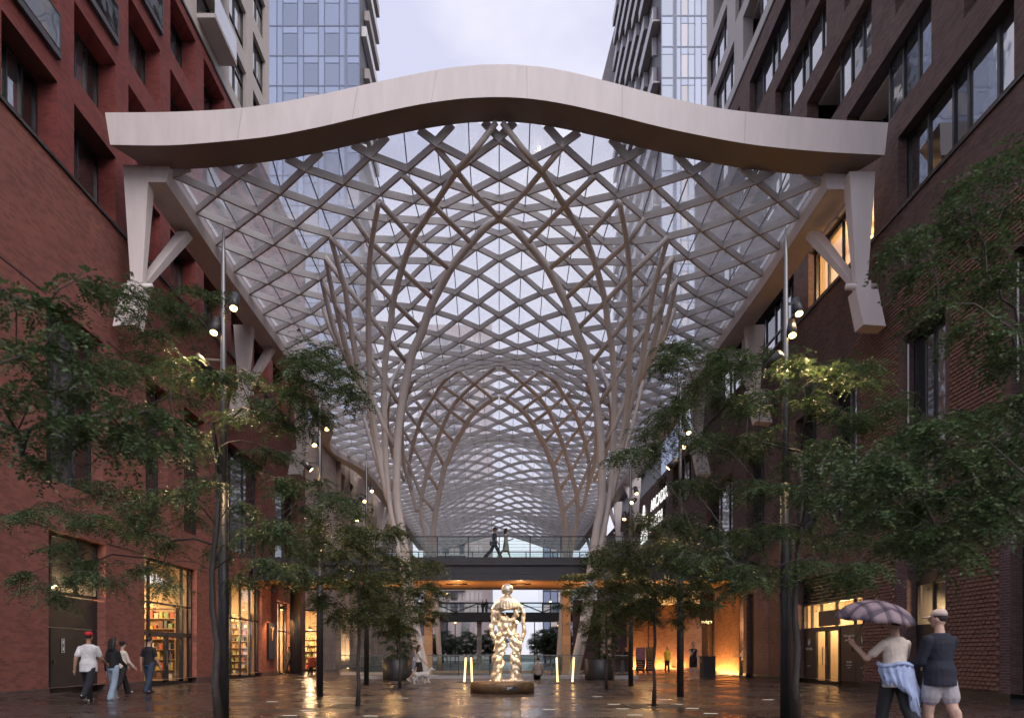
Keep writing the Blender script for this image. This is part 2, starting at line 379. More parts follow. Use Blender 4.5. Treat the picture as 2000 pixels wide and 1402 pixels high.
def point_light(par, loc, e, col=(1,.66,.34), r=.08, spot=None, target=None, name='lamp_light', blend=.5):
    ld = bpy.data.lights.new(name, 'SPOT' if spot else 'POINT'); ld.energy = e; ld.color = col; ld.shadow_soft_size = r
    lo = bpy.data.objects.new(name, ld); COL.objects.link(lo)
    loc = Vector(loc)
    if spot:
        ld.spot_size = R(spot); ld.spot_blend = blend
        lo.rotation_euler = (Vector(target)-loc).to_track_quat('-Z', 'Y').to_euler()
    if par is not None: lo.parent = par; lo.location = loc-origin(par)
    else: lo.location = loc
    return lo

# ================================================================== left building (red brick podium)
LB = thing('red_brick_building', 'red brick building with recessed windows along the left side of the plaza', 'building', (-WX, 25, 0))
low_ops = [(20.0,22.9,0,4.9), (25.4,29.8,0,4.9), (33.1,38.0,0,4.9), (40.6,43.0,0,4.4), (12.6,16.4,0,4.9),
           (19.9,22.75,6.37,11.6), (25.5,27.2,6.37,11.6), (28.6,30.6,6.37,11.6), (33.2,38.0,6.37,11.6), (40.2,44.6,6.37,11.6), (12.6,16.4,6.37,11.6)]
wl = wall_x(-WX, 1, 11, 46.5, .22, 15.86, low_ops, .45)
wl.build('lower_wall', M['red'], LB)
mb = MB(); prev = 11
for a, b in sorted((o[0], o[1]) for o in low_ops if o[2] == 0)+[(46.5, 46.5)]:
    if a > prev:
        q = MB(); q.box(-WX+.03, -WX-.4, prev, a, 0, .22); q.build('plinth', M['dark_brick'], LB)
    prev = b
for z in (4.93, 11.72):                                   # recessed joint lines
    for a, b in ((11,12.6),(16.4,19.9),(22.95,25.3),(29.9,33.0),(38.1,40.1),(44.7,46.5)):
        q = MB(); q.box(-WX+.012, -WX-.02, a, b, z-.02, z+.02); q.build('shadow_joint', M['frame'], LB)
q = MB(); q.box(-WX+.07, -WX-.5, 11, 46.5, 15.86, 15.95); q.build('ledge_flashing', M['blackmetal'], LB)
up_ops = []; bays = []
for k in range(-2, 9):
    a = 20.4+3.1*k+.8; b = 20.4+3.1*(k+1)
    for fi, f in enumerate((15.97, 19.15, 22.35, 25.5)):
        up_ops.append((a, b, f, f+2.35 if fi else 18.3)); bays.append((k, fi, a, b, f, f+2.35 if fi else 18.3))
wall_x(-WX, 1, 11, 46.5, 15.95, 28.3, up_ops, .78).build('upper_wall', M['red_deep'], LB)
q = MB(); q.box(-WX+.06, -WX-.6, 11, 46.5, 28.3, 28.42); q.build('parapet_cap', M['blackmetal'], LB)
rnd = random.Random(4)
for k, fi, a, b, c, d in bays:
    if not (-2 <= k <= 7): continue
    if (fi, k) in ((1,-1), (2,0), (1,3), (3,1), (2,3), (3,4)):
        # inset balcony: slab edge and glass guard, dark recess behind
        s = MB(); s.box(-WX+.14, -WX-.78, a+.02, b-.02, c-.22, c-.02); slab = s.build('balcony_slab', M['bridge'], LB)
        g = MB(); g.box(-WX+.12, -WX+.10, a+.06, b-.06, c+.06, c+1.05); g.build('guard_glass', M['pane'], slab)
        g = MB(); g.box(-WX+.135, -WX+.08, a+.03, b-.03, c+1.05, c+1.1); g.box(-WX+.135, -WX+.08, a+.03, a+.07, c, c+1.05); g.box(-WX+.135, -WX+.08, b-.07, b-.03, c, c+1.05); g.build('guard_rail', M['blackmetal'], slab)
        window_x(LB, -WX-.78, 1, a, b, c, d, (.5,), (), gl='pane')
    else:
        window_x(LB, -WX-.6, 1, a, b, c, d, (.45, .72) if (k+fi) % 2 else (.5,), (.32,) if rnd.random() < .4 else (), gl=('pane','pane_b','pane'))
for a, b in ((19.9,22.75),(25.5,27.2),(28.6,30.6),(33.2,38.0),(40.2,44.6)):
    window_x(LB, -WX-.40, 1, a, b, 6.37, 11.6, (.28,.64) if b-a > 2.5 else (.5,), (), gl='pane')
# service bay: dark panels, door with a washroom sign
sx = -WX-.28
bay = MB(); bay.box(sx, sx-.06, 20.0, 22.9, 2.05, 3.0); bay.build('dark_panel', M['blackmetal'], LB)
bay = MB(); bay.box(sx, sx-.06, 21.65, 22.9, 0, 2.0); bay.build('dark_panel', M['blackmetal'], LB)
bay = MB(); bay.box(sx, sx-.06, 20.0, 20.4, 0, 2.0); bay.build('dark_panel', M['blackmetal'], LB)
dr = MB(); dr.box(sx+.04, sx-.02, 20.45, 21.6, .04, 2.02); door = dr.build('door', M['blackmetal'], LB)
q = MB(); q.box(sx+.10, sx+.04, 20.52, 20.56, .95, 1.05); q.build('handle', M['silver'], door)
q = MB(); q.box(sx+.055, sx+.04, 20.92, 21.10, 1.25, 1.72); pl = q.build('sign_plate', M['frame'], door)
def picto(par, x, y, z, s, female):
    m = MB(); m.sphere((x, y, z+.075*s), (.01, .018*s, .018*s), 8, 6)
    if female: m.add([(x+.01,y-.02*s,z+.05*s),(x+.01,y+.02*s,z+.05*s),(x+.01,y+.045*s,z-.04*s),(x+.01,y-.045*s,z-.04*s)], [(0,1,2,3)])
    else: m.box(x, x+.01, y-.028*s, y+.028*s, z-.03*s, z+.05*s)
    m.box(x, x+.01, y-.018*s, y-.004*s, z-.09*s, z-.03*s); m.box(x, x+.01, y+.004*s, y+.018*s, z-.09*s, z-.03*s)
    m.build('pictogram', M['white'], par)
picto(door, sx+.056, 21.01, 1.60, .9, False); picto(door, sx+.056, 21.01, 1.40, .9, True)
q = MB()
for y0, y1, z0, z1 in ((20.935,20.945,1.27,1.70),(21.075,21.085,1.27,1.70),(20.945,21.075,1.69,1.70),(20.945,21.075,1.27,1.28)): q.box(sx+.055, sx+.062, y0, y1, z0, z1)
q.build('sign_border', M['white'], door)
window_x(LB, sx, 1, 20.0, 22.9, 3.05, 4.88, (.18,.62), (), gl='shopglass', fr=.09)
room(LB, sx-.12, 1, 20.0, 22.9, 2.9, 4.9, 2.6, 'darkint', 'darkint')
def lamp(name, label, loc, r=.12, e=30, shade=None, mat='warm', col=(1,.66,.34), group=None, drop=.5):
    t = thing(name, label, 'lamp', loc, 0, group)
    x, y, z = loc
    q = MB(); q.sphere((x,y,z), r, 10, 8); q.build('bulb', M[mat], t, True)
    if shade:
        q = MB(); n = 16
        for k in range(n):
            a0 = 2*math.pi*k/n; a1 = 2*math.pi*(k+1)/n
            q.add([(x+shade*math.cos(a0),y+shade*math.sin(a0),z-r*.3),(x+shade*math.cos(a1),y+shade*math.sin(a1),z-r*.3),(x+shade*.6*math.cos(a1),y+shade*.6*math.sin(a1),z+r*1.6),(x+shade*.6*math.cos(a0),y+shade*.6*math.sin(a0),z+r*1.6)], [(0,1,2,3)])
        q.build('lamp_shade', M['plaster'], t)
    q = MB(); q.tube([(x,y,z+r*.8),(x,y,z+r+drop)], .012, 6); q.build('cord', M['frame'], t)
    point_light(t, (x, y, z-r-.12), e*4.2, col, .15)
    return t
lamp('pendant_lamp', 'glowing lamp in the window above the service door', (-WX-1.4, 22.2, 3.5), .16, 30, .26, drop=1.1)
lamp('pendant_lamp', 'small lamp behind the high window left of the red capped man', (-WX-1.8, 21.2, 3.45), .09, 12, .18, drop=1.2)

SHELF_COL = [pm('goods_%d' % i, c, .6, var=.2) for i, c in enumerate(((.45,.3,.14),(.5,.12,.06),(.6,.55,.42),(.12,.14,.16),(.25,.33,.12),(.55,.4,.1),(.2,.09,.05)))]
def shelf_unit(label, x, sg, a, b, z0, h, deep=.4, rows=5, seed=0, face=None):
    """shelving whose back lies at x facing sg (or, with face='cam', at depth x facing the camera, a..b along X)"""
    rg = random.Random(seed)
    if face: t = thing('shelf_unit', label, 'shelves', ((a+b)/2, x, z0), R(-90))
    else: t = thing('shelf_unit', label, 'shelves', (x, (a+b)/2, z0), R(0.01 if sg > 0 else 180))
    wd_ = abs(b-a)
    def part(nm, mat, *bx):
        q = MB(); q.box(*bx); return q.build(nm, mat, t, local=True)
    part('back_panel', M['shelfwood'], 0, .03, -wd_/2, wd_/2, 0, h)
    for v in (-wd_/2, wd_/2): part('side_panel', M['shelfwood'], 0, deep, v-.02, v+.02, 0, h)
    for r in range(rows+1):
        z = .08+(h-.1)*r/rows
        part('shelf', M['shelfwood'], .03, deep*.97, -wd_/2+.02, wd_/2-.02, z-.015, z+.015)
        if r < rows:
            y = -wd_/2+.06
            while y < wd_/2-.22:
                w1_ = rg.uniform(.09,.22); hh = rg.uniform(.12, (h/rows)*.75)
                if rg.random() < .85: part('packet', rg.choice(SHELF_COL), .08, deep*rg.uniform(.7,.9), y, y+w1_, z+.016, z+.016+hh)
                y += w1_+rg.uniform(.02,.08)
    return t
def text_obj(name, body, size, loc, rot, mat, parent=None, extr=.01, align='CENTER', sx=1.0):
    cu = bpy.data.curves.new(name, 'FONT'); cu.body = body; cu.size = size; cu.extrude = extr; cu.align_x = align; cu.align_y = 'CENTER'
    o = bpy.data.objects.new('tmp', cu); TMP.collection.objects.link(o)
    me = bpy.data.meshes.new_from_object(o.evaluated_get(tmp_dg())); bpy.data.objects.remove(o)
    me.materials.clear(); me.name = name
    o = link_mesh(name, me, mat, parent); o.rotation_euler = rot; o.scale = (sx, 1, 1)
    o.location = Vector(loc)-(origin(parent) if parent is not None else Vector((0,0,0)))
    return o
ROT_L = (R(90), 0, R(90))        # lettering that reads from the plaza on the left wall (faces +X)
ROT_R = (R(90), 0, R(-90))       # ... on the right wall (faces -X)
ROT_F = (R(90), 0, 0)            # faces the camera
# shop with the glowing sign
gx = -WX-.22
window_x(LB, gx, 1, 25.4, 29.8, 2.02, 4.90, (.18,.80), (.42,), gl='shopglass', fr=.09)
window_x(LB, gx, 1, 25.4, 26.19, .0, 2.02, (), (), gl='shopglass', fr=.07)
window_x(LB, gx, 1, 28.92, 29.8, .0, 2.02, (), (), gl='shopglass', fr=.07)
for a, b in ((26.22,27.52),(27.55,28.88)):
    dd = window_x(LB, gx+.03, 1, a, b, .0, 2.02, (), (), gl='shopglass', fr=.11, name='shop_door')
    hy = 27.40 if a < 27 else 27.67
    q = MB(); q.tube([(gx+.09,hy,.75),(gx+.09,hy,1.35)], .018, 8); q.build('door_handle', M['silver'], dd)
room(LB, gx-.12, 1, 25.4, 29.8, .0, 4.9, 4.2)
sg_t = thing('shop_sign', 'glowing white lettering hung inside the shop window beside the man in black', 'sign', (gx-.35, 26.9, 4.2))
text_obj('lettering', 'etables', .62, (gx-.35, 27.15, 4.22), ROT_L, M['white_glow'], sg_t)
q = MB(); q.box(gx-.42, gx-.40, 26.0, 28.3, 3.9, 3.93); q.box(gx-.42, gx-.40, 26.0, 28.3, 4.55, 4.58); q.build('sign_rail', M['frame'], sg_t)
for i, (y, z) in enumerate(((26.3,3.3),(28.0,3.5),(29.3,3.5))):
    lamp('pendant_lamp', ['pendant lamp near the left edge of the shop with the white sign', 'pendant lamp over the shop doors under the white sign', 'pendant lamp at the right edge of the shop with the white sign'][i], (-WX-1.6-.5*i, y, z), .09, 26, .16, drop=1.2)
shelf_unit('tall shelves of packets seen through the doors under the white sign', gx-4.2, 1, 25.7, 29.4, .02, 2.6, seed=1)
shelf_unit('tall shelves of goods on the end wall of the shop with the white sign', 29.72, 1, gx-2.9, gx-.5, .02, 3.2, rows=7, seed=2, face='cam')
ct = thing('shop_counter', 'wooden shop counter inside the doors under the white sign', 'counter', (gx-1.9, 27.6, 0))
q = MB(); q.box(gx-2.6, gx-1.3, 27.2, 27.9, .02, .95); q.build('body', M['shelfwood'], ct)
q = MB(); q.box(gx-2.65, gx-1.25, 27.15, 27.95, .95, 1.0); q.build('top', M['white'], ct)
# second shop, tall glazing
window_x(LB, gx, 1, 33.1, 38.0, .0, 4.9, (.22,.48,.76), (.62,), gl='shopglass', fr=.09)
room(LB, gx-.12, 1, 33.1, 38.0, 0, 4.9, 4.0)
shelf_unit('shelves of bottles in the tall shop window past the big left tree', gx-2.4, 1, 33.4, 37.6, .02, 3.0, rows=7, seed=3)
lamp('pendant_lamp', 'round pendant lamp in the tall shop window past the big left tree', (-WX-1.1, 33.7, 2.9), .2, 60, drop=1.6)
lamp('pendant_lamp', 'second pendant lamp deeper in the tall shop window', (-WX-1.6, 36.6, 3.6), .12, 40, .2, drop=.9)
shelf_unit('wall of bottles at the end of the tall shop past the big left tree', 37.92, 1, gx-3.2, gx-.4, .02, 3.4, rows=9, seed=13, face='cam')
q = MB()
# third, narrow entrance, with lamps and wash light
window_x(LB, gx, 1, 40.6, 43.0, .0, 4.4, (.5,), (.6,), gl='shopglass', fr=.08)
room(LB, gx-.12, 1, 40.6, 43.0, 0, 4.4, 4.0)
lamp('pendant_lamp', 'bright lamp inside the narrow entrance left of the black column', (-WX-1.0, 41.3, 3.2), .22, 70, drop=.9)
lamp('pendant_lamp', 'low lamp inside the narrow entrance left of the black column', (-WX-1.4, 41.9, 1.9), .14, 30, drop=2.2)
bs = thing('wall_sign', 'tall black wall sign with a pale emblem on the brick pier past the shops', 'sign', (-WX+.09, 39.3, .95))
q = MB(); q.box(-WX+.01, -WX+.13, 38.75, 39.9, .95, 3.0); q.build('panel', M['frame'], bs)
q = MB(); q.tube([(-WX+.14,39.3,2.0),(-WX+.14,39.3,2.6)], .04, 6); q.tube([(-WX+.14,39.1,2.75),(-WX+.14,39.3,2.55),(-WX+.14,39.5,2.75)], .035, 6); q.build('emblem', M['plaster'], bs)
# black column with wash light
cl = thing('black_column', 'round black column under the footbridge with a wash of light', 'column', (-11.75, 39.5, 0))
q = MB(); q.cyl(-11.75, 39.5, 0, 5.1, .34, n=24); q.build('shaft', M['blackmetal'], cl, True)
q = MB(); q.cyl(-11.75, 39.5, 0, .06, .42, n=24); q.build('base_plate', M['blackmetal'], cl, True)
wl_ = thing('wall_light', 'small downlight on the brick beside the round black column', 'lamp', (-12.4, 38.9, 3.75))
q = MB(); q.cyl(-12.4, 38.9, 3.75, 3.95, .09); q.build('housing', M['blackmetal'], wl_, True)
q = MB(); q.cyl(-12.4, 38.9, 3.73, 3.75, .07); q.build('lens', M['warm'], wl_)
point_light(wl_, (-12.4, 38.9, 3.65), 240, (1,.5,.16), .05, 110, (-12.6, 39.1, 0))

# beige upper block of the left side
BL = thing('beige_building', 'beige apartment block rising above the red brick podium', 'building', (-WX, 32, 28.4))
ops = []
for f in range(6):
    z = 29.3+3.15*f
    ops += [(33.5,35.75,z,z+2.3), (36.75,38.7,z,z+2.3), (29.9,32.3,z,z+2.35), (26.2,28.6,z,z+2.3)]
wall_x(-WX-.05, 1, 23, 39.35, 28.42, 48, ops, .5).build('wall', M['beige'], BL)
for i, o in enumerate(ops):
    if i % 4 == 2:
        s = MB(); s.box(-WX+.75, -WX-.55, o[0]+.02, o[1]+.1, o[2]-.2, o[2]-.01); sl = s.build('balcony_slab', M['grey_beige'], BL)
        g = MB(); g.box(-WX+.74, -WX+.71, o[0]+.02, o[1]+.1, o[2], o[2]+1.08); g.box(-WX+.71, -WX-.05, o[1]+.07, o[1]+.1, o[2], o[2]+1.08); g.build('guard_glass', M['pane_b'], sl)
        window_x(BL, -WX-.5, 1, *o, (.5,), (), gl='pane_b')
    else:
        window_x(BL, -WX-.22, 1, *o, (.5,), (.3,) if i % 3 else (.7,), gl=('pane_b','pane_b','pane'), fr=.08)

# pale stone building further along
SB = thing('stone_building', 'pale stone building with tall fins beyond the red brick building', 'building', (-WX, 75, 0))
sops = []
D = 56.0
while D < 100:
    sops.append((D+.9, D+2.4, .3 if int(D) % 3 else 0, 5.0)); sops.append((D+.7, D+2.6, 6.6, 11.2)); sops.append((D+.7, D+2.6, 12.2, 16.4)); D += 3.3
wall_x(-WX, 1, 54.5, 104, 0, 18.2, sops, .5).build('wall', M['stone'], SB)
for i, o in enumerate(sops):
    window_x(SB, -WX-.35, 1, *o, (.5,), (.5,) if i % 3 else (), gl=('pane','pane_b'), fr=.07)
D = 55.3
while D < 103:
    q = MB(); q.box(-WX+.34, -WX+.005, D, D+.28, .35, 17.8); q.build('stone_fin', M['stone'], SB); D += 3.3
q = MB(); q.add([(-30,50,4.5),(-WX,50,4.5),(-WX,50,18.2),(-30,50,18.2)], [(0,1,2,3)]); q.build('end_wall', M['stone'], SB)
q = MB(); q.add([(-WX,50,0),(-WX,54.5,0),(-WX,54.5,18.2),(-WX,50,18.2)], [(0,1,2,3)]); q.build('corner_wall', M['stone'], SB)
# lit cafe front that faces the camera across the gap between the two buildings
cf = MB()
for xx in (-17.6,-16.55,-15.5,-14.45,-13.3): cf.box(xx-.05, xx+.05, 49.9, 50.0, 0, 4.5)
for zz in (.05, 2.9, 4.44): cf.box(-17.55, -13.35, 49.92, 49.98, zz-.05, zz+.05)
cf = cf.build('cafe_front', M['frame'], SB)
for i_ in range(4):
    for z0_, z1_ in ((.1,2.85),(2.95,4.39)):
        q = MB(); q.box(-17.55+1.05*i_, -16.6+1.05*i_, 49.94, 49.96, z0_, z1_); q.build('pane', M['shopglass'], cf)
q = MB(); q.add([(-17.7,53.5,0),(-13.25,53.5,0),(-13.25,53.5,4.5),(-17.7,53.5,4.5)], [(0,1,2,3)]); q.add([(-17.7,50,4.5),(-13.25,50,4.5),(-13.25,53.5,4.5),(-17.7,53.5,4.5)], [(0,1,2,3)]); q.add([(-17.7,50,0),(-17.7,53.5,0),(-17.7,53.5,4.5),(-17.7,50,4.5)], [(0,1,2,3)]); q.build('cafe_interior', M['plaster'], SB)
shelf_unit('shelves of bottles glowing at the back of the cafe beyond the black column', 53.4, 1, -17.2, -13.6, .02, 2.8, rows=6, seed=23, face='cam')
for i_ in range(3): lamp('pendant_lamp', ['left pendant lamp of the cafe beyond the black column','middle pendant lamp of the cafe beyond the black column','right pendant lamp of the cafe beyond the black column'][i_], (-16.6+1.2*i_, 51.3, 3.1), .14, 40, .22, drop=1.2)
q = MB(); q.box(-30, -WX-4, 46.6, 60, 6.3, 6.6); q.build('upper_floor', M['grey_beige'], SB)
ul = thing('ground_uplight', 'small uplight glowing at the foot of the pale stone wall', 'lamp', (-WX+.5, 57.3, 0))
q = MB(); q.cyl(-WX+.5, 57.3, 0, .06, .11); q.build('ring', M['blackmetal'], ul); q = MB(); q.cyl(-WX+.5, 57.3, .06, .07, .09); q.build('lens', M['warm'], ul)
point_light(ul, (-WX+.5, 57.3, .2), 260, (1,.66,.34), .08, 120, (-WX-.1, 58, 4))
# ================================================================== right building (dark brick podium)
RB = thing('dark_brick_building', 'dark brown brick building with ribbon windows along the right side of the plaza', 'building', (WX, 25, 0))
rl_ops = [(14.3,17.6,0,4.6), (20.2,22.1,0,4.6), (24.8,30.2,0,4.45), (35.4,36.4,0,4.4), (36.9,37.45,0,4.4), (42.0,43.2,0,4.4), (44.5,60,0,5.0),
          (14.3,17.6,6.4,11.55), (20.2,22.3,6.4,11.55), (25.2,27.2,6.4,11.55), (28.4,30.4,6.4,11.55), (34,36.4,6.4,11.55), (38.6,43.4,6.6,11.55), (47,52,12.2,15.4), (54,56.4,12.2,15.4)]
wall_x(WX, -1, 11, 92, .2, 15.75, rl_ops, .45).build('lower_wall', M['dark_brick'], RB)
q = MB(); q.box(WX-.06, WX+.5, 11, 46.0, 15.75, 15.83); q.build('ledge_flashing', M['blackmetal'], RB)
prev = 11
for a, b in sorted((o[0], o[1]) for o in rl_ops if o[2] == 0)+[(92, 92)]:
    if a > prev:
        q = MB(); q.box(WX-.03, WX+.4, prev, a, 0, .2); q.build('plinth', M['blackmetal'], RB)
    prev = b
r_ops = []
rows = (15.9, 19.2, 22.45, 25.7, 28.95)
for k, f in enumerate(rows):
    for n in range(-5, 6):
        a = 17.5+3.35*k+6.55*n; b = a+5.1
        if a > 11.5 and b < 45: r_ops.append((a, b, f+.05, f+2.4))
wall_x(WX, -1, 11, 46, 15.83, 32.5, r_ops, .5).build('upper_wall', M['dark_brick'], RB)
q = MB(); q.box(WX-.05, WX+.6, 11, 46, 32.5, 32.62); q.build('parapet_cap', M['blackmetal'], RB)
rnd = random.Random(9)
for i, o in enumerate(r_ops):
    if o[1] < 14 or o[0] > 42: continue
    a, b, c, d = o
    if i % 4 == 1 and c > 17:
        m_ = a+(b-a)*.55
        window_x(RB, WX+.30, -1, a, m_, c, d, (.4,.7), (.35,) if rnd.random() < .5 else (), gl=('pane_b','pane','pane_b'), fr=.09)
        window_x(RB, WX+1.35, -1, m_, b, c, d, (.5,), (), gl='pane')
        s = MB(); s.box(WX+.5, WX+1.4, m_, m_+.08, c, d); s.build('recess_wall', M['grey_beige'], RB)
        s = MB(); s.box(WX+.5, WX+1.4, m_+.08, b, d-.1, d); s.build('recess_ceiling', M['grey_beige'], RB)
        s = MB(); s.box(WX+.06, WX+.1, m_, b, c, c+.05); s.build('guard_rail', M['blackmetal'], RB)
    else:
        litw = (24 < (a+b)/2 < 30 and c < 17)
        window_x(RB, WX+.30, -1, a, b, c, d, (.19,.42,.55,.78), (.36,) if rnd.random() < .25 else (), gl='shopglass' if litw else ('pane_b','pane_b','pane','pane_b'), fr=.09)
        if litw:
            room(RB, WX+.45, -1, a, b, c, d, 2.5)
            lamp('pendant_lamp', 'ceiling lamp in the lit upper window beside the canopy on the right', (WX+1.6, (a+b)/2+.6, d-.55), .12, 60, drop=.3)
for o in rl_ops:
    if o[2] > 6: window_x(RB, WX+.34, -1, *o, (.33,.66) if o[1]-o[0] > 3 else (.5,), (.25,) if o[1]-o[0] < 3 else (), gl=('pane','pane_b'), fr=.07)
# LED slots in two window jambs
for i, (D, z0, z1) in enumerate(((22.22, 7.2, 11.3), (17.52, 8.2, 11.3))):
    t = thing('jamb_light', ['thin white light strip in the window jamb left of the bulging brick pier', 'thin white light strip in the window jamb at the right edge of the picture'][i], 'light strip', (WX+.16, D, z0))
    q = MB(); q.box(WX+.10, WX+.13, D-.02, D+.02, z0, z1); q.build('light_tube', M['white'], t)
# dark glazed bays
window_x(RB, WX+.3, -1, 14.3, 17.6, .05, 4.55, (.5,), (.5,), gl='pane', fr=.1)
window_x(RB, WX+.3, -1, 20.2, 22.1, 2.1, 3.5, (.55,), (), gl='shopglass', fr=.07)
q = MB(); q.box(WX+.3, WX+.36, 20.2, 22.1, 3.5, 4.6); q.build('dark_panel', M['blackmetal'], RB)
q = MB(); q.box(WX+.3, WX+.36, 20.2, 22.1, 0, 2.1); lowp = q.build('dark_panel', M['blackmetal'], RB)
room(RB, WX+.5, -1, 20.2, 22.1, 0, 4.6, 2.8, 'darkint', 'darkint')
lamp('pendant_lamp', 'yellow drum lamp in the window between the two bulging brick piers', (WX+1.5, 21.6, 2.85), .2, 45, .3, mat='warm_soft', drop=1.3)
q = MB(); q.add([(WX+.5,20.35,3.45),(WX+.5,20.75,3.45),(WX+.52,20.6,2.15),(WX+.52,20.3,2.15)], [(0,1,2,3)]); q.build('curtain', M['curtain'], RB)
# bulging brickwork: protruding bricks on the two street piers and on the upper wall
def bulge_mesh():
    m = MB(); n = 5; vs = []
    hw, hh, dp = .092, .055, .042
    pts = [(-hw,-hh,0),(hw,-hh,0),(hw,hh,0),(-hw,hh,0),(-hw*.72,-hh*.75,-dp),(hw*.72,-hh*.75,-dp),(hw*.72,hh*.35,-dp*.7),(-hw*.72,hh*.35,-dp*.7)]
    m.add([(p[2], p[0], p[1]) for p in pts], [(4,5,6,7)[::-1],(0,1,5,4),(1,2,6,5),(2,3,7,6),(3,0,4,7)]); return m
BUL = bulge_mesh(); bul_me = BUL.mesh('brick'); bul_me.materials.append(M['tex_brick'])
def bulge_grid(D0, D1, z0, z1):
    out_ = []; r = 0; z = z0+.06
    while z < z1-.05:
        D = D0+.1+(.1 if r % 2 else 0)
        while D < D1-.08: out_.append((D, z)); D += .2
        z += .118; r += 1
    return out_
piers = bulge_grid(18.0, 20.15, .25, 6.1)
joined = bulge_grid(22.75, 24.75, .25, 6.1)+[(D, z) for D, z in bulge_grid(14.0, 26.8, 6.3, 13.2) if not any(o[0]-.3 < D < o[1]+.3 and o[2]-.2 < z < o[3]+.2 for o in rl_ops) and z < 13.4-.42*(D-16) + 3.2]
order = sorted(piers, key=lambda p: p[1])
for D, z in order[:300]:
    o = bpy.data.objects.new('brick', bul_me); COL.objects.link(o); o.parent = RB; o.location = Vector((WX-.002, D, z))-origin(RB)
m = MB()
for D, z in order[300:]+joined: m.add([(v[0]+WX-.002, v[1]+D, v[2]+z) for v in BUL.v], BUL.f)
m.build('protruding_brickwork', M['tex_brick'], RB, kind='stuff')
for a, b in ((17.62,17.98),(22.12,22.7),(30.3,31.6),(33.4,35.3)):
    q = MB(); q.box(WX-.012, WX+.02, a, b, .2, 6.0); q.build('plain_brick_edge', M['plum_brick'], RB)
# storefront to let
window_x(RB, WX+.25, -1, 24.8, 30.2, 2.27, 3.4, (.2,.46,.70,.86), (), gl='shopglass', fr=.08)
lv = MB(); lv.box(WX+.34, WX+.36, 24.8, 30.2, 3.35, 4.45); lv.build('louvre_back', M['frame'], RB)
for i in range(7):
    q = MB(); q.bar((WX+.26, 24.82, 3.42+i*.15), (WX+.26, 30.18, 3.42+i*.15), .10, .02, (-.6,0,1)); q.build('louvre', M['blackmetal'], RB)
for a, b in ((24.8,25.78),(25.8,26.93),(29.12,30.2)):
    q = MB(); q.box(WX+.27, WX+.31, a, b, .0, 2.3); pn = q.build('window_graphic', pm('brown_film_%d' % int(a*10), (.045,.03,.024), .45), RB)
    if a == 25.8:
        for s_, sz, z in (('Well suited for', .135, 1.93), ('your brand.', .135, 1.77), ('RIOCAN', .10, .92), ('RETAIL LEASING', .055, .80), ('riocan.com', .05, .71)):
            text_obj('lettering', s_, sz, (WX+.262, 26.27, z), ROT_R, M['white'], pn, .002)
    else:
        yc = (a+b)/2
        text_obj('lettering', 'THE WELL', .15, (WX+.262, yc, 1.45), ROT_R, M['white'], pn, .002)
        q = MB()
        for dy, z0, z1 in ((-.09,1.68,1.88),(-.045,1.62,1.80),(0,1.68,1.9),(.045,1.6,1.78),(.09,1.68,1.88)): q.box(WX+.262, WX+.268, yc+dy-.01, yc+dy+.01, z0, z1)
        q.build('emblem', M['white'], pn)
        text_obj('lettering', 'thewell.ca', .07, (WX+.262, yc, .72), ROT_R, M['white'], pn, .002)
for a, b in ((26.94,28.02),(28.03,29.11)):
    dd = window_x(RB, WX+.24, -1, a, b, .0, 2.3, (), (), gl='shopglass', fr=.13, name='shop_door')
    hy = 27.88 if a < 27.5 else 28.16
    q = MB(); q.tube([(WX+.18,hy,.8),(WX+.14,hy,.82),(WX+.14,hy,1.5),(WX+.18,hy,1.52)], .02, 8); q.build('door_handle', M['silver'], dd)
room(RB, WX+.4, -1, 24.8, 30.2, 0, 4.4, 4.5)
q = MB(); q.box(WX+.18, WX+.26, 26.9, 28.6, 2.38, 3.0); q.build('fascia_box', M['navy'], RB)
for i, (y, z) in enumerate(((29.4,2.9),(28.6,2.75),(25.9,2.9))):
    lamp('pendant_lamp', ['pendant lamp at the far end of the vacant shop', 'pendant lamp behind the fascia box of the vacant shop', 'pendant lamp at the near end of the vacant shop'][i], (WX+1.7, y, z), .1, 28, drop=1.3)
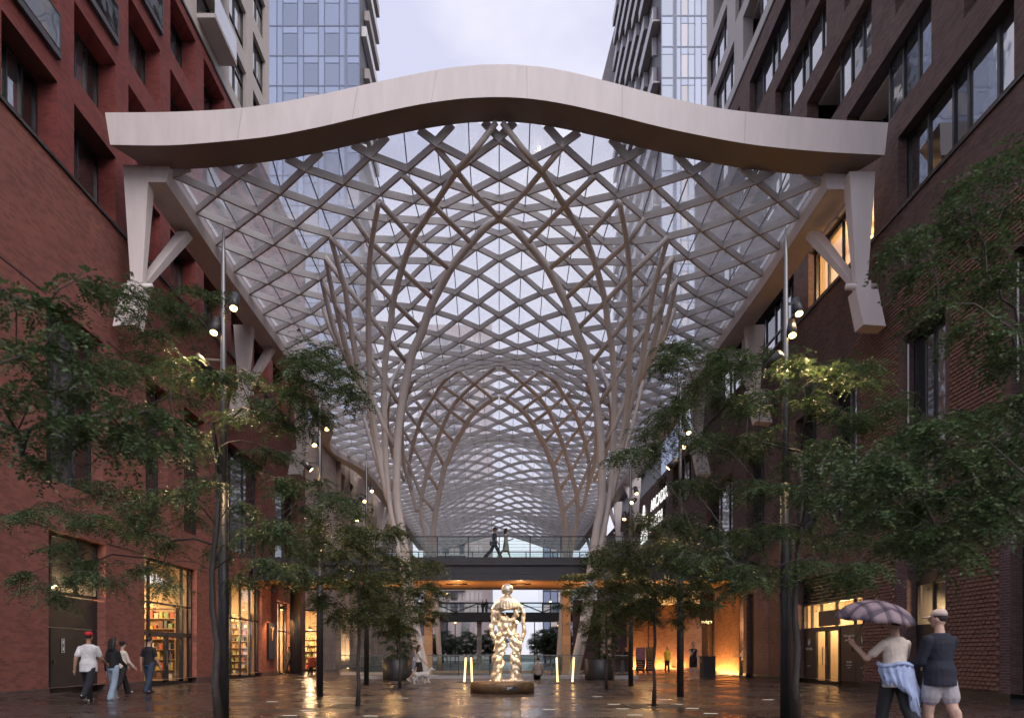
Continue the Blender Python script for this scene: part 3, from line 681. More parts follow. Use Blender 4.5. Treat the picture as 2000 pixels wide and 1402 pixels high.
# further down: dark doorway, lit buff brick pier, more openings
q = MB(); q.box(WX+.2, WX+.3, 35.4, 36.4, 0, 4.4); q.build('dark_panel', M['blackmetal'], RB)
q = MB(); q.box(WX-.02, WX+.4, 37.5, 41.9, .02, 5.0); q.build('lit_brick_pier', M['orange_brick'], RB)
room(RB, WX+.3, -1, 36.9, 37.45, 0, 4.4, 3.0); room(RB, WX+.3, -1, 42.0, 43.2, 0, 4.4, 3)
lamp('pendant_lamp', 'lamp inside the narrow opening beside the lit brick pier', (WX+1.0, 37.2, 3.0), .1, 40, drop=1.2)
def uplight(label, loc, tgt, e, ln=1.6, ax='y'):
    t = thing('ground_uplight', label, 'lamp', loc); x, y, z = loc
    q = MB()
    if ax == 'y': q.box(x-.04, x+.04, y-ln/2, y+ln/2, 0, .05)
    else: q.box(x-ln/2, x+ln/2, y-.04, y+.04, 0, .05)
    q.build('housing', M['blackmetal'], t)
    q = MB()
    if ax == 'y': q.box(x-.03, x+.03, y-ln/2+.03, y+ln/2-.03, .051, .056)
    else: q.box(x-ln/2+.03, x+ln/2-.03, y-.03, y+.03, .051, .056)
    q.build('lens', M['warm_soft'], t)
    ld = bpy.data.lights.new('uplight_strip', 'AREA'); ld.shape = 'RECTANGLE'; ld.size = ln; ld.size_y = .06; ld.energy = e*1.1; ld.color = (1,.50,.14)
    lo = bpy.data.objects.new('uplight_strip', ld); COL.objects.link(lo); lo.parent = t; lo.location = Vector((x,y,.08))-origin(t)
    d = (Vector((tgt[0], tgt[1] if ax == 'x' else y, tgt[2]))-Vector((x,y,.08))).normalized(); ux_ = Vector((0,1,0)) if ax == 'y' else Vector((1,0,0))
    zz = -d; yy = zz.cross(ux_).normalized(); lo.rotation_euler = Matrix((ux_, yy, zz)).transposed().to_euler()
    return t
uplight('long uplight at the foot of the lit brick pier on the right', (WX-.3, 39.7, 0), (WX+.05, 39.7, 3), 170, 4.0)
# back walls of the recess beyond the pier (face the camera), lit from below
q = MB(); q.box(9.6, 11.1, 51.0, 51.3, 0, 5.2); q.build('lit_brick_panel', M['orange_brick'], RB)
q = MB(); q.box(11.5, 15.6, 52.5, 52.8, 0, 5.2); q.build('lit_brick_panel', M['orange_brick'], RB)
uplight('uplight under the lit brick panel behind the poster boards', (10.35, 50.75, 0), (10.35, 51.0, 3), 130, 1.3, 'x')
uplight('uplight under the lit brick panel behind the hi-vis guard', (13.0, 52.2, 0), (13.0, 52.5, 3), 150, 2.6, 'x')
q = MB(); q.box(7.6, 8.3, 50.5, 51.2, 0, 5.2); q.build('concrete_pier', M['grey_beige'], RB)
q = MB(); q.box(9.4, 16, 44.5, 60, 5.0, 5.35); q.build('soffit', M['white'], RB)
q = MB(); q.box(6.5, WX+3, 60.2, 60.5, 0, 6.0); q.build('recess_back_wall', M['plum_brick'], RB)

# immersive exhibit sign
es = thing('wall_sign', 'illuminated white triangle logo and lettering high on the dark brick wall', 'sign', (WX-.1, 57, 10))
def lpx(px, py): 
    D = WX*F/(px-CX); return D, CH+(CY-py)*D/F
text_obj('lettering', 'ARCADIA', 1.35, (WX-.12, 56.0, 13.9), ROT_R, M['white_glow'], es, .02, sx=1.0)
text_obj('lettering', 'EARTH', 1.35, (WX-.12, 56.8, 12.4), ROT_R, M['white_glow'], es, .02, sx=1.0)
q = MB()
for (a, za), (b, zb) in (((60.4,11.4),(61.7,14.6)),((61.7,14.6),(63.0,11.4)),((60.4,11.4),(63.0,11.4)),((61.0,12.9),(62.3,12.2)),((60.9,12.2),(62.0,11.5))):
    q.bar((WX-.12,a,za), (WX-.12,b,zb), .1, .2, (0,0,1))
q.build('triangle_logo', M['white_glow'], es)
# hanging blade sign near the lit pier
hs = thing('blade_sign', 'tall black hanging sign with faint lines beside the lit brick pier', 'sign', (12.2, 40.6, 3.2))
q = MB(); q.box(11.95, 12.7, 40.5, 40.62, 3.0, 4.9); q.build('panel', M['frame'], hs)
for i, z in enumerate((4.15, 4.03, 3.72, 3.6)):
    q = MB(); q.box(12.05, 12.05+(.5,.42,.48,.28)[i], 40.49, 40.498, z, z+.03); q.build('text_line', M['silver'], hs)
text_obj('lettering', 'Indigo', .26, (12.3, 40.48, 3.15), ROT_F, M['warm_soft'], hs, .004)
q = MB(); q.box(12.72, 12.78, 40.5, 40.62, 0, 5.1); q.build('post', M['bridge'], hs)
# beige upper block on the right
BR = thing('grey_beige_building', 'grey beige apartment block above the dark brick podium on the right', 'building', (WX, 35, 32.7))
ops = []
for f in range(5):
    z = 33.4+3.2*f
    for n in range(4): ops.append((23.2+5.1*n+(1.2 if f % 2 else 0), 26.9+5.1*n+(1.2 if f % 2 else 0), z, z+2.4))
wall_x(WX+.05, -1, 20, 43.6, 32.62, 50, ops, .55).build('wall', M['grey_beige'], BR)
for i, o in enumerate(ops):
    if i % 3 == 2:
        m_ = o[0]+1.7
        window_x(BR, WX+.25, -1, o[0], m_, o[2], o[3], (.5,), (), gl='pane_b'); window_x(BR, WX+1.4, -1, m_, o[1], o[2], o[3], (.5,), (), gl='pane')
        s = MB(); s.box(WX+.55, WX+1.4, m_, o[1], o[3]-.1, o[3]); s.build('recess_ceiling', M['grey_beige'], BR)
    else: window_x(BR, WX+.25, -1, *o, (.3,.62), (), gl=('pane_b','pane_b'), fr=.08)

for par, x, a, b, c, d in ((RB, WX+1.75, 11, 46, 18.6, 32.5), (LB, -WX-1.1, 11, 46.5, 15.95, 28.3), (BR, WX+1.75, 20, 43.6, 32.6, 50), (BL, -WX-1.0, 23, 39.3, 28.4, 48)):
    q = MB(); q.add([(x,a,c),(x,b,c),(x,b,d),(x,a,d)], [(0,1,2,3)]); q.build('inner_wall', M['darkint'], par)
# ================================================================== towers beyond
def facade_f(par, D, xs, zs, mat, nm='window_panel', gapx=.12, gapz=.14, th=.06, sub=None, matfn=None):
    for i in range(len(xs)-1):
        for j in range(len(zs)-1):
            q = MB(); q.box(xs[i]+gapx/2, xs[i+1]-gapx/2, D-th, D, zs[j]+gapz/2, zs[j+1]-gapz/2)
            q.build(nm, M[mat] if matfn is None else matfn(i, j), par)
GT = thing('glass_tower', 'blue glass apartment tower left of the open sky', 'building', (-18, 70, 0))
DT = 68.0; s = F/DT
xl = [(px-CX)/s for px in (525, 541, 552.5, 581.5, 593, 622, 634, 663, 674.5, 677.5, 702)]
q = MB(); q.box(-23.4, (702-CX)/s, DT+.05, DT+9, 0, 86); q.build('core', M['tower_glass'], GT)
zf = [(CY-168.5)/s+CH+2.98*k for k in range(-12, 10)]
M['tower_lit'] = dark_glass('tower_window_curtain', (.38,.37,.42), .04, .03, .08, rv=(.85,1.15))
rn = random.Random(2)
for k in range(len(zf)-1):
    for i in range(len(xl)-1):
        if i == 8: continue
        wide = xl[i+1]-xl[i]
        z0, z1 = zf[k], zf[k+1]
        zt = z0+(z1-z0)*.76
        q = MB(); q.box(xl[i]+.05, xl[i+1]-.05, DT-.03, DT+.02, z0+.07, (zt if wide > 1 else z1)-.05)
        q.build('window_panel', M[('tower_lit' if rn.random() < .25 else 'tower_pane') if wide > 1 else 'tower_glass'], GT)
        if wide > 1:
            q = MB(); q.box(xl[i]+.05, xl[i+1]-.05, DT-.03, DT+.02, zt+.02, z1-.05); q.build('spandrel_panel', M['tower_glass'], GT)
M['mull'] = pm('blue_grey_mullion', (.19,.22,.31), .4, var=.1)
for z in zf:
    q = MB(); q.box(xl[0], xl[-1], DT-.07, DT+.04, z-.05, z+.05); q.build('floor_line', M['mull'], GT)
q = MB(); q.box(xl[8]-.05, xl[9]+.05, DT-.10, DT+.04, 20, 86); q.build('corner_fin', M['mull'], GT)
for x in xl[:8]+xl[10:]:
    q = MB(); q.box(x-.03, x+.03, DT-.05, DT+.04, 20, 86); q.build('mullion', M['mull'], GT)
xs_ = xl[-1]
for k in range(len(zf)-1):                    # side with stacked balconies
    q = MB(); q.box(xs_+.01, xs_+.5, DT+1.0+(k % 2)*1.5, DT+8.6, zf[k]-.1, zf[k]+.9); q.build('balcony', M['grey_beige'] if k % 2 else M['white'], GT)
q = MB(); q.box(xs_, xs_+.008, DT+.2, DT+9, 0, 86); q.build('side_wall', M['bridge'], GT)

RT = thing('balcony_tower', 'apartment tower with slanted balcony bands right of the open sky', 'building', (18, 75, 0))
DR = 66.6; s = F/DR
xr = [(px-CX)/s for px in (1292, 1316, 1320, 1330, 1344, 1357, 1370, 1381, 1400)]
q = MB(); q.box(xr[0], 26, DR+.05, DR+24, 0, 96); q.build('core', M['tower_glass'], RT)
zf = [(CY-153)/s+CH+3.02*k for k in range(-12, 14)]
for k in range(len(zf)-1):
    for i in range(len(xr)-1):
        if i == 1: continue
        z0, z1 = zf[k], zf[k+1]; zt = z0+(z1-z0)*.76
        if i in (2, 5):
            q = MB(); q.box(xr[i]+.04, xr[i+1]-.04, DR-.03, DR+.02, z0+.06, z1-.05); q.build('window_panel', M['tower_glass'], RT)
        else:
            q = MB(); q.box(xr[i]+.04, xr[i+1]-.04, DR-.03, DR+.02, z0+.06, zt-.04); q.build('window_panel', M['tower_lit' if i == 3 else 'tower_pane'], RT)
            q = MB(); q.box(xr[i]+.04, xr[i+1]-.04, DR-.03, DR+.02, zt+.02, z1-.05); q.build('spandrel_panel', M['tower_glass'], RT)
for z in zf:
    q = MB(); q.box(xr[0], xr[-1], DR-.07, DR+.04, z-.05, z+.05); q.build('floor_line', M['mull'], RT)
for i, x in enumerate(xr):
    q = MB(); q.box(x-(.08 if i in (1,2) else .035), x+(.08 if i in (1,2) else .035), DR-.08, DR+.04, 20, 96); q.build('mullion', M['mull'], RT)
x0 = xr[0]
q = MB(); q.box(x0-.01, x0, DR+.3, DR+24, 0, 96); q.build('side_wall', M['bridge'], RT)
M['bal_white'] = pm('white_balcony_band', (.55,.53,.57), .5, var=.05)
for k in range(len(zf)):
    z = zf[k]
    for j in range(3):
        a = DR+.4+j*8.2+(4.1 if k % 2 else 0); b = min(a+6.6, DR+24)
        if b-a < 1: continue
        q = MB(); q.box(x0-.75, x0-.012, a, b, z-.12, z+.06); sl = q.build('balcony_slab', M['grey_beige'], RT)
        q = MB(); q.box(x0-.80, x0-.74, a, b, z-.25, z+.95); q.build('balcony_band', M['bal_white'], sl)
        q = MB(); q.box(x0-.74, x0-.012, b-.05, b, z+.06, z+1.1); q.build('guard_glass', M['tower_pane'], sl)
    for j in range(6):
        a = DR+2+j*4.1
        q = MB(); q.box(x0-.45, x0-.012, a, a+.2, z+.95, z+2.76); q.build('divider', M['bal_white'], RT)
fin = MB()
a0 = at(1172,170,92); a1 = at(1224,-40,92); b0 = at(1196,170,92); b1 = at(1240,-40,92)
fin.add([a0,b0,b1,a1, a0+Vector((0,3,0)),b0+Vector((0,3,0)),b1+Vector((0,3,0)),a1+Vector((0,3,0))], [(0,1,2,3),(7,6,5,4),(0,3,7,4),(1,5,6,2),(0,4,5,1),(3,2,6,7)])
ext = MB(); z_lo = 10
fin.build('slanted_fin', M['grey_beige'], RT)

# far towers at the end of the street
FT = thing('far_apartment_block', 'pinkish apartment block far beyond the end of the canopy', 'building', (-12, 182, 0))
M['pink'] = pm('pinkish_render', (.52,.43,.42), .7, var=.06, scale=.5)
D = 180.0; s = F/D
q = MB(); q.box((826-CX)/s, (961-CX)/s, D, D+25, 0, 88); q.build('wall', M['pink'], FT)
xs = [(px-CX)/s for px in (828, 845, 862, 879, 896, 909, 927, 943)]
M['far_lit'] = dark_glass('far_window_pale', (.62,.53,.50), .1, .02, .2, rv=(.7,1.2))
rn = random.Random(8)
for k in range(27):
    z = 3.2+3.05*k
    for i in range(7):
        q = MB(); q.box(xs[i]+.2, xs[i+1]-.25, D-.06, D+.02, z, z+2.15); wn_ = q.build('window', M['far_lit' if (i > 4 or rn.random() < .35) else 'far_pane'], FT)
        q = MB(); q.box((xs[i]+xs[i+1])/2-.06, (xs[i]+xs[i+1])/2+.06, D-.1, D-.06, z, z+2.15); q.build('mullion', M['bridge'], wn_)
    q = MB(); q.box(xs[0], xs[5], D-1.4, D-.01, z-.55, z-.35); q.build('balcony', M['grey_beige'], FT)
FT2 = thing('far_glass_block', 'slim glass tower far away behind the right end of the footbridge', 'building', (14, 160, 0))
D = 158.0; s = F/D
q = MB(); q.box((1060-CX)/s, (1118-CX)/s, D, D+20, 0, 46); q.build('core', M['far_pane'], FT2)
for k in range(15):
    for i in range(4):
        q = MB(); x = (1061-CX)/s+i*1.7; q.box(x+.1, x+1.5, D-.08, D-.01, 1+3*k, 3.6+3*k); q.build('window', M['far_lit' if (i+k) % 3 == 0 else 'tower_pane'], FT2)
LS = thing('low_stone_block', 'low pale podium building beyond the far truss bridge', 'building', (-9, 130, 0))
D = 128.0; s = F/D
q = MB(); q.box((790-CX)/s, (918-CX)/s, D, D+12, 0, 8.6); q.build('wall', M['pink'], LS)
for k in range(2):
    for i in range(6):
        q = MB(); x = (795-CX)/s+i*2.0; q.box(x+.2, x+1.7, D-.07, D-.01, .8+3.9*k, 3.6+3.9*k); q.build('window', M['far_lit' if (i+k) % 2 else 'far_pane'], LS)

# ================================================================== canopy
CN = thing('glass_canopy', 'long undulating steel lattice and glass canopy over the plaza', 'canopy', (0, 60, 17))
BMAX = 90
def xa(a, D):
    x = a*(1.02+.09*(1-math.exp(-abs(a)/2.0)))
    if a < 0: x *= 1+.15*math.exp(-((D-52.5)/4.2)**2)*min(1, abs(a)/10)
    return x
def zc(x, b, edge=11.1):
    ridge = 19.1+.72*math.cos(2*math.pi*(b-8.6)/17.0)
    if b < 4: ridge = ridge*(b+1)/5+18.8*(4-b)/5 if b >= -1 else 18.8
    ed = 17.15+(.25*max(0, (6-b)/6) if b < 6 else 0)
    g = .5*(1+math.cos(math.pi*min(1, abs(x)/9.3)))
    return ed+(ridge-ed)*g
def node(a, b):
    D = 23.4+.88*b
    x = xa(a, D); tilt = .40*(x/25.0)*max(0, 1-b/30)
    return Vector((x, D+tilt, zc(x, b)))
_bx = []; 
top = [(205,220),(330,219),(450,213),(530,203),(630,184),(720,164),(800,147),(870,134),(940,127),(1010,127),(1090,136),(1190,160),(1290,187),(1390,209),(1480,221),(1600,232),(1735,240)]
bot = [(215,283),(330,284),(440,276),(530,266),(620,249),(710,228),(790,210),(860,198),(930,191),(1010,191),(1090,201),(1190,223),(1290,248),(1385,268),(1480,284),(1600,296),(1728,303)]
_sx = [at(p[0], p[1], 21.96+.42*i/16).x for i, p in enumerate(bot)]; _sz = [at(p[0], p[1], 21.96+.42*i/16).z for i, p in enumerate(bot)]
def soffit_z(x): return float(np.interp(x, _sx, _sz))
def soffit_D(x): return 23.13+.42*(x+12.6)/25.2
nodes = {(a, b): node(a, b) for b in range(-1, BMAX+1) for a in range(-10, 11) if (a+b) % 2 == 0}
BH = .27
bars = []
for (a, b), p in nodes.items():
    for da in (-1, 1):
        q = nodes.get((a+da, b+1))
        if q is not None: bars.append((b, Vector((p.x+(q.x-p.x)*.42, soffit_D(p.x), soffit_z(p.x+(q.x-p.x)*.42)+.01)) if b < 0 else p, q))
bars.sort(key=lambda t: t[0])
for i, (b, p, q) in enumerate(bars[:300]):
    m = MB(); m.bar(p, q, .075, BH, below=1); m.build('lattice_bar', M['steel'], CN)
m = MB()
for b, p, q in bars[300:]: m.bar(p, q, .075, BH, below=1)
m.build('far_lattice_bars', M['steel'], CN, kind='stuff')
UPV = Vector((0,0,BH+.03))
panes = []
for a in range(-9, 10, 2): nodes[(a,-1)] = Vector((nodes[(a,-1)].x, soffit_D(nodes[(a,-1)].x), soffit_z(nodes[(a,-1)].x)))
for b in range(-1, BMAX):
    for a in range(-10, 11):
        if (a+b) % 2: continue
        p0 = nodes.get((a, b)); p2 = nodes.get((a, b+2)); pl = nodes.get((a-1, b+1)); pr = nodes.get((a+1, b+1))
        if p0 is None or p2 is None: continue
        panes.append((b, p0, p2, pl, pr))
def pane_into(m, p0, p2, pl, pr):
    a, c = p0+UPV, p2+UPV; t = Vector((0,0,.025))
    for s_ in (pl, pr):
        if s_ is None: continue
        e = s_+UPV
        m.add([a, e, c], [(0,1,2)])
    m.bar(a, c, .035, .05, mi=1)
for b, p0, p2, pl, pr in panes[:300]:
    m = MB(); pane_into(m, p0, p2, pl, pr); m.build('glass_pane', [M['roofglass'], M['mull']], CN)
m = MB()
for b, p0, p2, pl, pr in panes[300:]: pane_into(m, p0, p2, pl, pr)
m.build('far_glass_panes', [M['roofglass'], M['mull']], CN, kind='stuff')
# edge beams: sloping inner face, flat underside
for sg, nm in ((-1, 'edge_beam'), (1, 'edge_beam')):
    sec = []
    for b in range(0, BMAX+1):
        aa = 10*sg
        p = node(aa, b if True else b)
        x = p.x; D = p.y-(.3 if b == 0 else 0); z = p.z
        pts = [(x-sg*.02, z+.5), (x, z+.02), (x+sg*.10, z-.34), (x+sg*1.0, z-.34), (x+sg*1.05, z+.55)]
        sec.append([(u, D, v) for u, v in pts])
    m = MB(); k = 5
    for i, r in enumerate(sec):
        m.v += r
        if i:
            for j in range(k):
                m.f.append([(i-1)*k+j, (i-1)*k+(j+1) % k, i*k+(j+1) % k, i*k+j]); m.m.append(0)
    m.f.append(list(range(k))); m.m.append(0); m.f.append([(len(sec)-1)*k+j for j in range(k)]); m.m.append(0)
    m.build(nm, M['cream'], CN)
# front beam: curved cream box traced along its edge
def smooth_curve(pts, n):
    P = [Vector((p[0], p[1], 0)) for p in pts]; out_ = []
    for k in range(n+1):
        t = k/n*(len(P)-1); i = min(int(t), len(P)-2); u = t-i
        p0 = P[max(i-1,0)]; p1 = P[i]; p2 = P[i+1]; p3 = P[min(i+2,len(P)-1)]
        out_.append(.5*((2*p1)+(-p0+p2)*u+(2*p0-5*p1+4*p2-p3)*u*u+(-p0+3*p1-3*p2+p3)*u**3))
    return out_
T = smooth_curve(top, 64); Bt = smooth_curve(bot, 64)
m = MB(); k = 4
for i in range(65):
    Df = 21.9+.42*i/64
    t3 = at(T[i].x, T[i].y, Df); b3 = at(Bt[i].x, Bt[i].y, Df+.06)
    u = abs(i/32-1)
    inset = (0.75 if u > .97 else .0)
    bx = Vector((b3.x*(1-.055*u**6), b3.y+1.08, b3.z+.04*(1-u)))
    tx = Vector((t3.x, t3.y+1.1, t3.z-.12))
    m.v += [tuple(t3), tuple(b3), tuple(bx), tuple(tx)]
    if i:
        for j in range(k):
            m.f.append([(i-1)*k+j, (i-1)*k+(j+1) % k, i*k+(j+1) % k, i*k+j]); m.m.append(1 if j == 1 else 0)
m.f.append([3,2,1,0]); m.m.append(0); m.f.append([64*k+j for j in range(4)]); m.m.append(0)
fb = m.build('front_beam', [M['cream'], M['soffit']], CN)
for i in (9, 19, 27, 37, 45, 55):                                # weld seams
    Df = 21.9+.42*i/64-.003
    q = MB(); q.bar(at(T[i].x, T[i].y+3, Df), at(Bt[i].x, Bt[i].y-2, Df+.06), .012, .004, (0,1,0)); q.build('seam', M['grey_beige'], fb)
# far end beam
m = MB()
pe = [node(a, BMAX) for a in range(-10, 11, 2)]
for i in range(len(pe)-1): m.bar(pe[i]-Vector((0,0,.25)), pe[i+1]-Vector((0,0,.25)), .6, .9, below=1)
m.build('end_beam', M['cream'], CN)

# ================================================================== branching columns
def chain(pts): return [at(x, y, D) for x, y, D in pts]
def spl(P, n=5):
    if len(P) < 3: return P
    o = []
    for i in range(len(P)-1):
        p0 = P[max(i-1,0)]; p1 = P[i]; p2 = P[i+1]; p3 = P[min(i+2,len(P)-1)]
        for k in range(n):
            u = k/n; o.append(.5*((2*p1)+(-p0+p2)*u+(2*p0-5*p1+4*p2-p3)*u*u+(-p0+3*p1-3*p2+p3)*u**3))
    o.append(P[-1]); return o
def interp(tab, y):
    for (y0, d0), (y1, d1) in zip(tab, tab[1:]):
        if y0 <= y <= y1: return d0+(d1-d0)*(y-y0)/(y1-y0)
    return tab[0][1] if y < tab[0][0] else tab[-1][1]
def withD(pts, tab): return [(x, y, interp(tab, y)) for x, y in pts]
base1 = [(786,1040),(796,1110),(812,1221),(833,1318)]
t0 = [(430,28.2),(560,29.8),(700,31.3),(850,32.6),(990,33.6),(1100,34.2),(1318,35)]
R0 = withD([(974.5,428),(961,434),(945.5,447),(920.4,474),(898.4,500),(879.6,525.5),(860.8,560),(843.5,593),(831,627),(822,653.7),(805,691),(794,739),(785,785),(778,841),(775.5,890),(774.4,935),(776,987)]+base1, t0)
base1b = [(772,1040),(786,1110),(803,1221),(825,1318)]
R1 = withD([(969,240),(930,290.6),(892,336),(847,403),(829,432),(805.8,467),(785.4,522.8),(767.8,589.5),(764,627),(757,661),(751.7,718.7),(749.8,785),(752,841),(754,903),(760.5,977)]+base1b,
    [(240,23.1),(290,23.4),(336,24.4),(402,26.0),(467,27.2),(523,28.2),(590,29.3),(661,30.2),(785,31.8),(903,33),(978,33.6),(1110,34.3),(1318,35.2)])
R2 = withD([(740,395),(726,472.7),(720.5,537.6),(719.6,611.8),(720,655),(721,711),(723.8,767),(729.4,822.5),(743.8,903),(758.7,977)], [(395,25.1),(473,26.5),(538,27.6),(612,28.8),(711,30.3),(822,32),(903,33),(978,33.7)])
R3 = withD([(645,463),(661,519),(674,565),(682.5,622),(688.6,656),(698,711),(707,748),(720,795),(729,841),(743,909),(757,977)], [(462,26.8),(565,28.3),(656,29.7),(748,31),(841,32.3),(977,33.7)])
R4 = withD([(636,503),(646,556),(657.5,602.5),(669,652),(677.5,683),(688.6,711),(706,752)], [(503,28.2),(602,29.5),(711,31),(752,31.4)])
R5 = withD([(628,546),(639,593),(651,637),(664.5,670.5),(675.6,698),(697,740)], [(545,29.6),(637,30.6),(740,31.6)])
R6 = withD([(631,602),(645,640),(661,676)], [(600,31.4),(676,31.3)])
DG = [[(974.5,426,28.1),(920.4,370.6,25.6),(892,336,24.4),(848,283,23.4)],
      [(788,344,24.3),(848,403,26.0),(916,471,28.2)],
      [(741,394,25.1),(805.8,466,27.4),(874,523,29)], [(691,427,26),(723,472,26.6),(783,526,28.4),(844,582,30)],
      [(645,463,26.8),(719,539,27.7),(768,589,29.3),(818,638,30.7)], [(636,503,28.2),(674,556,28.3),(719,612,28.9),(756,661,30.2),(795,710,31.5)],
      [(628,546,29.6),(652,588,29.4),(687,638,29.5),(719,691,30.1),(750,743,31.3),(778,787,32)], [(677,680,30.8),(704,735,31.2),(727,777,31.5),(749,832,32.2),(773,878,32.9)],
      [(731,848,32.4),(751,907,33.1),(769,960,33.5)]]
BK = [[(757,977,33.7),(733,860,34.5),(724,740,36),(722,690,37.6)], [(758,977,33.8),(748,870,34.6),(760,760,36.5),(790,700,38.4)], [(757,977,33.8),(712,820,34.2),(688,720,35.2),(672,668,35.6)]]
def fan_column(label, ribs, diags, rad, loc, rr, dr):
    t = thing('branching_column', label, 'column', loc)
    for mir in (1, -1):
        for i, r in enumerate(ribs):
            P = spl([Vector((p.x*mir, p.y, p.z)) for p in chain(r)]); n = len(P)
            rd = [rr[i]*(.72+.28*min(1, k/n*2.2)) for k in range(n)]
            q = MB(); q.tube(P, rd, 10); q.build('rib_tube', M['tubes'], t, True)
        for d in diags:
            P = [Vector((p.x*mir, p.y, p.z)) for p in chain(d)]
            q = MB(); q.tube(P, dr, 10); q.build('brace_tube', M['tubes'], t, True)
    return t
FC1 = fan_column('nearer fan of beige steel tubes branching from the plaza up to the canopy', [R0,R1,R2,R3,R4,R5,R6]+BK, DG, 0, (0,34.5,0), [.195,.14,.13,.13,.125,.125,.12,.10,.10,.10], .105)
for sg in (-1, 1):
    q = MB(); q.box(sg*3.2, sg*4.5, 34.55, 35.8, 0, .14); q.build('footing', M['white'], FC1)
tb = [(690,42),(715,43.3),(750,45),(778,46.5),(823,47.5),(862,48.3),(917,49),(980,49.6),(1046,50),(1310,51)]
S0 = withD([(973,776),(967,777),(946,790),(928,804),(912.6,823),(901.6,843),(889,863),(877,893),(868,913),(859,958),(850,1005),(846,1046),(848,1120),(860,1308)], tb)
S1 = withD([(968,716),(950,730.6),(926.7,749.4),(898,776),(879.6,801),(862.4,838),(848,877),(835,922),(823.6,968),(822,1005),(830,1046),(840,1120)], tb)
S2 = withD([(894,723),(864,749.4),(847.5,774),(829.4,802),(818,831),(807,866),(799.5,909),(803,955),(815,1000)], [(723,43),(774,45.5),(831,47.5),(909,49.2),(1000,49.8)])
S3 = withD([(818.4,728),(805,748),(796,767),(788,800),(785,850),(790,909),(803,955)], [(728,41.3),(767,44),(850,47.5),(955,49.5)])
S4 = withD([(785,721),(772,739),(764.6,761),(759,785),(757,830),(768,890),(790,940)], [(721,40.2),(761,43.5),(830,47),(940,49.4)])
SD = [[(973,777),(961,777),(928,751),(896,723)], [(823,727.5),(862,752),(898,776),(928,798)], [(789,722),(809,743),(848,774),(878,802),(907,823)], [(765,737),(800,770.6),(829.5,802),(861,834),(886,863)],
      [(762,765),(792,800),(818.4,835),(849,874),(868,911)], [(760,800),(786,838),(806,869),(835,922),(858,960)], [(762,840),(799,909),(823,968),(851,1000)]]
SD = [withD(d, tb) for d in SD]
SB_ = [[(803,955,49.6),(800,880,51),(812,820,52.5),(830,795,53.6)], [(803,955,49.6),(775,870,50.6),(765,830,51.6)]]
FC2 = fan_column('farther fan of beige steel tubes seen through the nearer one', [S0,S1,S2,S3,S4]+SB_, SD, 0, (0,50.5,0), [.20,.155,.14,.14,.13,.11,.11], .12)

# ================================================================== brackets under the canopy edge
BRD = [23.1, 32.6, 42.0, 60.8, 70.2, 79.6, 89.0]
ORDN = ['nearest', 'second', 'third', 'fourth', 'fifth', 'sixth', 'farthest']
def bracket(sg, i, D):
    wallnm = ('left', 'right')[sg > 0]
    t = thing('canopy_bracket', '%s tapered cream bracket from the front under the canopy edge on the %s side' % (ORDN[i], wallnm), 'bracket', (sg*12.3, D, 14), 0, 'brackets under the canopy edges')
    zt = (17.62 if sg < 0 else 17.40) if i == 0 else 16.85
    zb = 13.75; xo = sg*12.62; xi = sg*11.75
    def taper(x0t, x1t, x0b, x1b, y0, y1, zt_, zb_, yb0, yb1):
        m = MB(); m.add([(x0b,yb0,zb_),(x1b,yb0,zb_),(x1b,yb1,zb_),(x0b,yb1,zb_),(x0t,y0,zt_),(x1t,y0,zt_),(x1t,y1,zt_),(x0t,y1,zt_)],
              [(3,2,1,0),(4,5,6,7),(0,1,5,4),(1,2,6,5),(2,3,7,6),(3,0,4,7)]); return m
    taper(xo, xi, sg*12.42, sg*12.02, D-.2, D+.25, zt, zb, D-.1, D+.12).build('front_arm', M['cream'], t)
    taper(sg*11.9, sg*11.5, sg*12.4, sg*12.1, D+2.1, D+2.55, 16.82, zb, D+.13, D+.35).build('rear_arm', M['cream'], t)
    q = MB(); q.tube([(sg*12.75,D+.02,zb-.1),(sg*11.75,D+.02,zb-.1)], .11, 12); q.build('hinge_pin', M['cream'], t, True)
    q = MB(); q.box(sg*12.5, sg*12.05, D-.16, D+.2, zb-.32, zb+.02); q.build('hinge_block', M['cream'], t)
    q = MB(); q.add([(sg*12.7,D-.22,zb-.3),(sg*11.95,D-.22,zb-.3),(sg*11.95,D+.3,zb-.3),(sg*12.7,D+.3,zb-.3),(sg*12.95,D-.24,zb-1.55),(sg*12.2,D-.24,zb-1.5),(sg*12.2,D+.32,zb-1.5),(sg*12.95,D+.32,zb-1.55)],
                    [(0,1,2,3),(7,6,5,4),(0,4,5,1),(1,5,6,2),(2,6,7,3),(3,7,4,0)]); q.build('wall_shoe', M['cream'], t)
for sg in (-1, 1):
    for i, D in enumerate(BRD): bracket(sg, i, D)

# ================================================================== footbridge
FB = thing('footbridge', 'dark steel footbridge with glass guards crossing the plaza under the canopy', 'bridge', (0, 38.5, 5.2))
bx = 13.0
q = MB(); q.box(-bx, bx, 36.0, 41.4, 6.12, 6.3); q.build('deck', M['bridge'], FB)
q = MB(); q.box(-bx, bx, 35.86, 36.0, 5.9, 6.32); q.build('edge_channel', M['bridge'], FB)
q = MB(); q.box(-bx, bx, 36.02, 36.2, 5.45, 5.88); q.build('girder', M['bridge'], FB)
q = MB(); q.box(-bx, bx, 35.92, 36.25, 5.12, 5.43); q.build('lower_flange', M['bridge'], FB)
q = MB(); q.box(-bx, bx, 41.2, 41.4, 5.12, 6.1); q.build('rear_girder', M['bridge'], FB)
for i in range(11):
    q = MB(); y = 36.28+i*.445; q.box(-bx, bx, y, y+.43, 5.22, 5.26); q.build('soffit_board', M['wood'], FB)
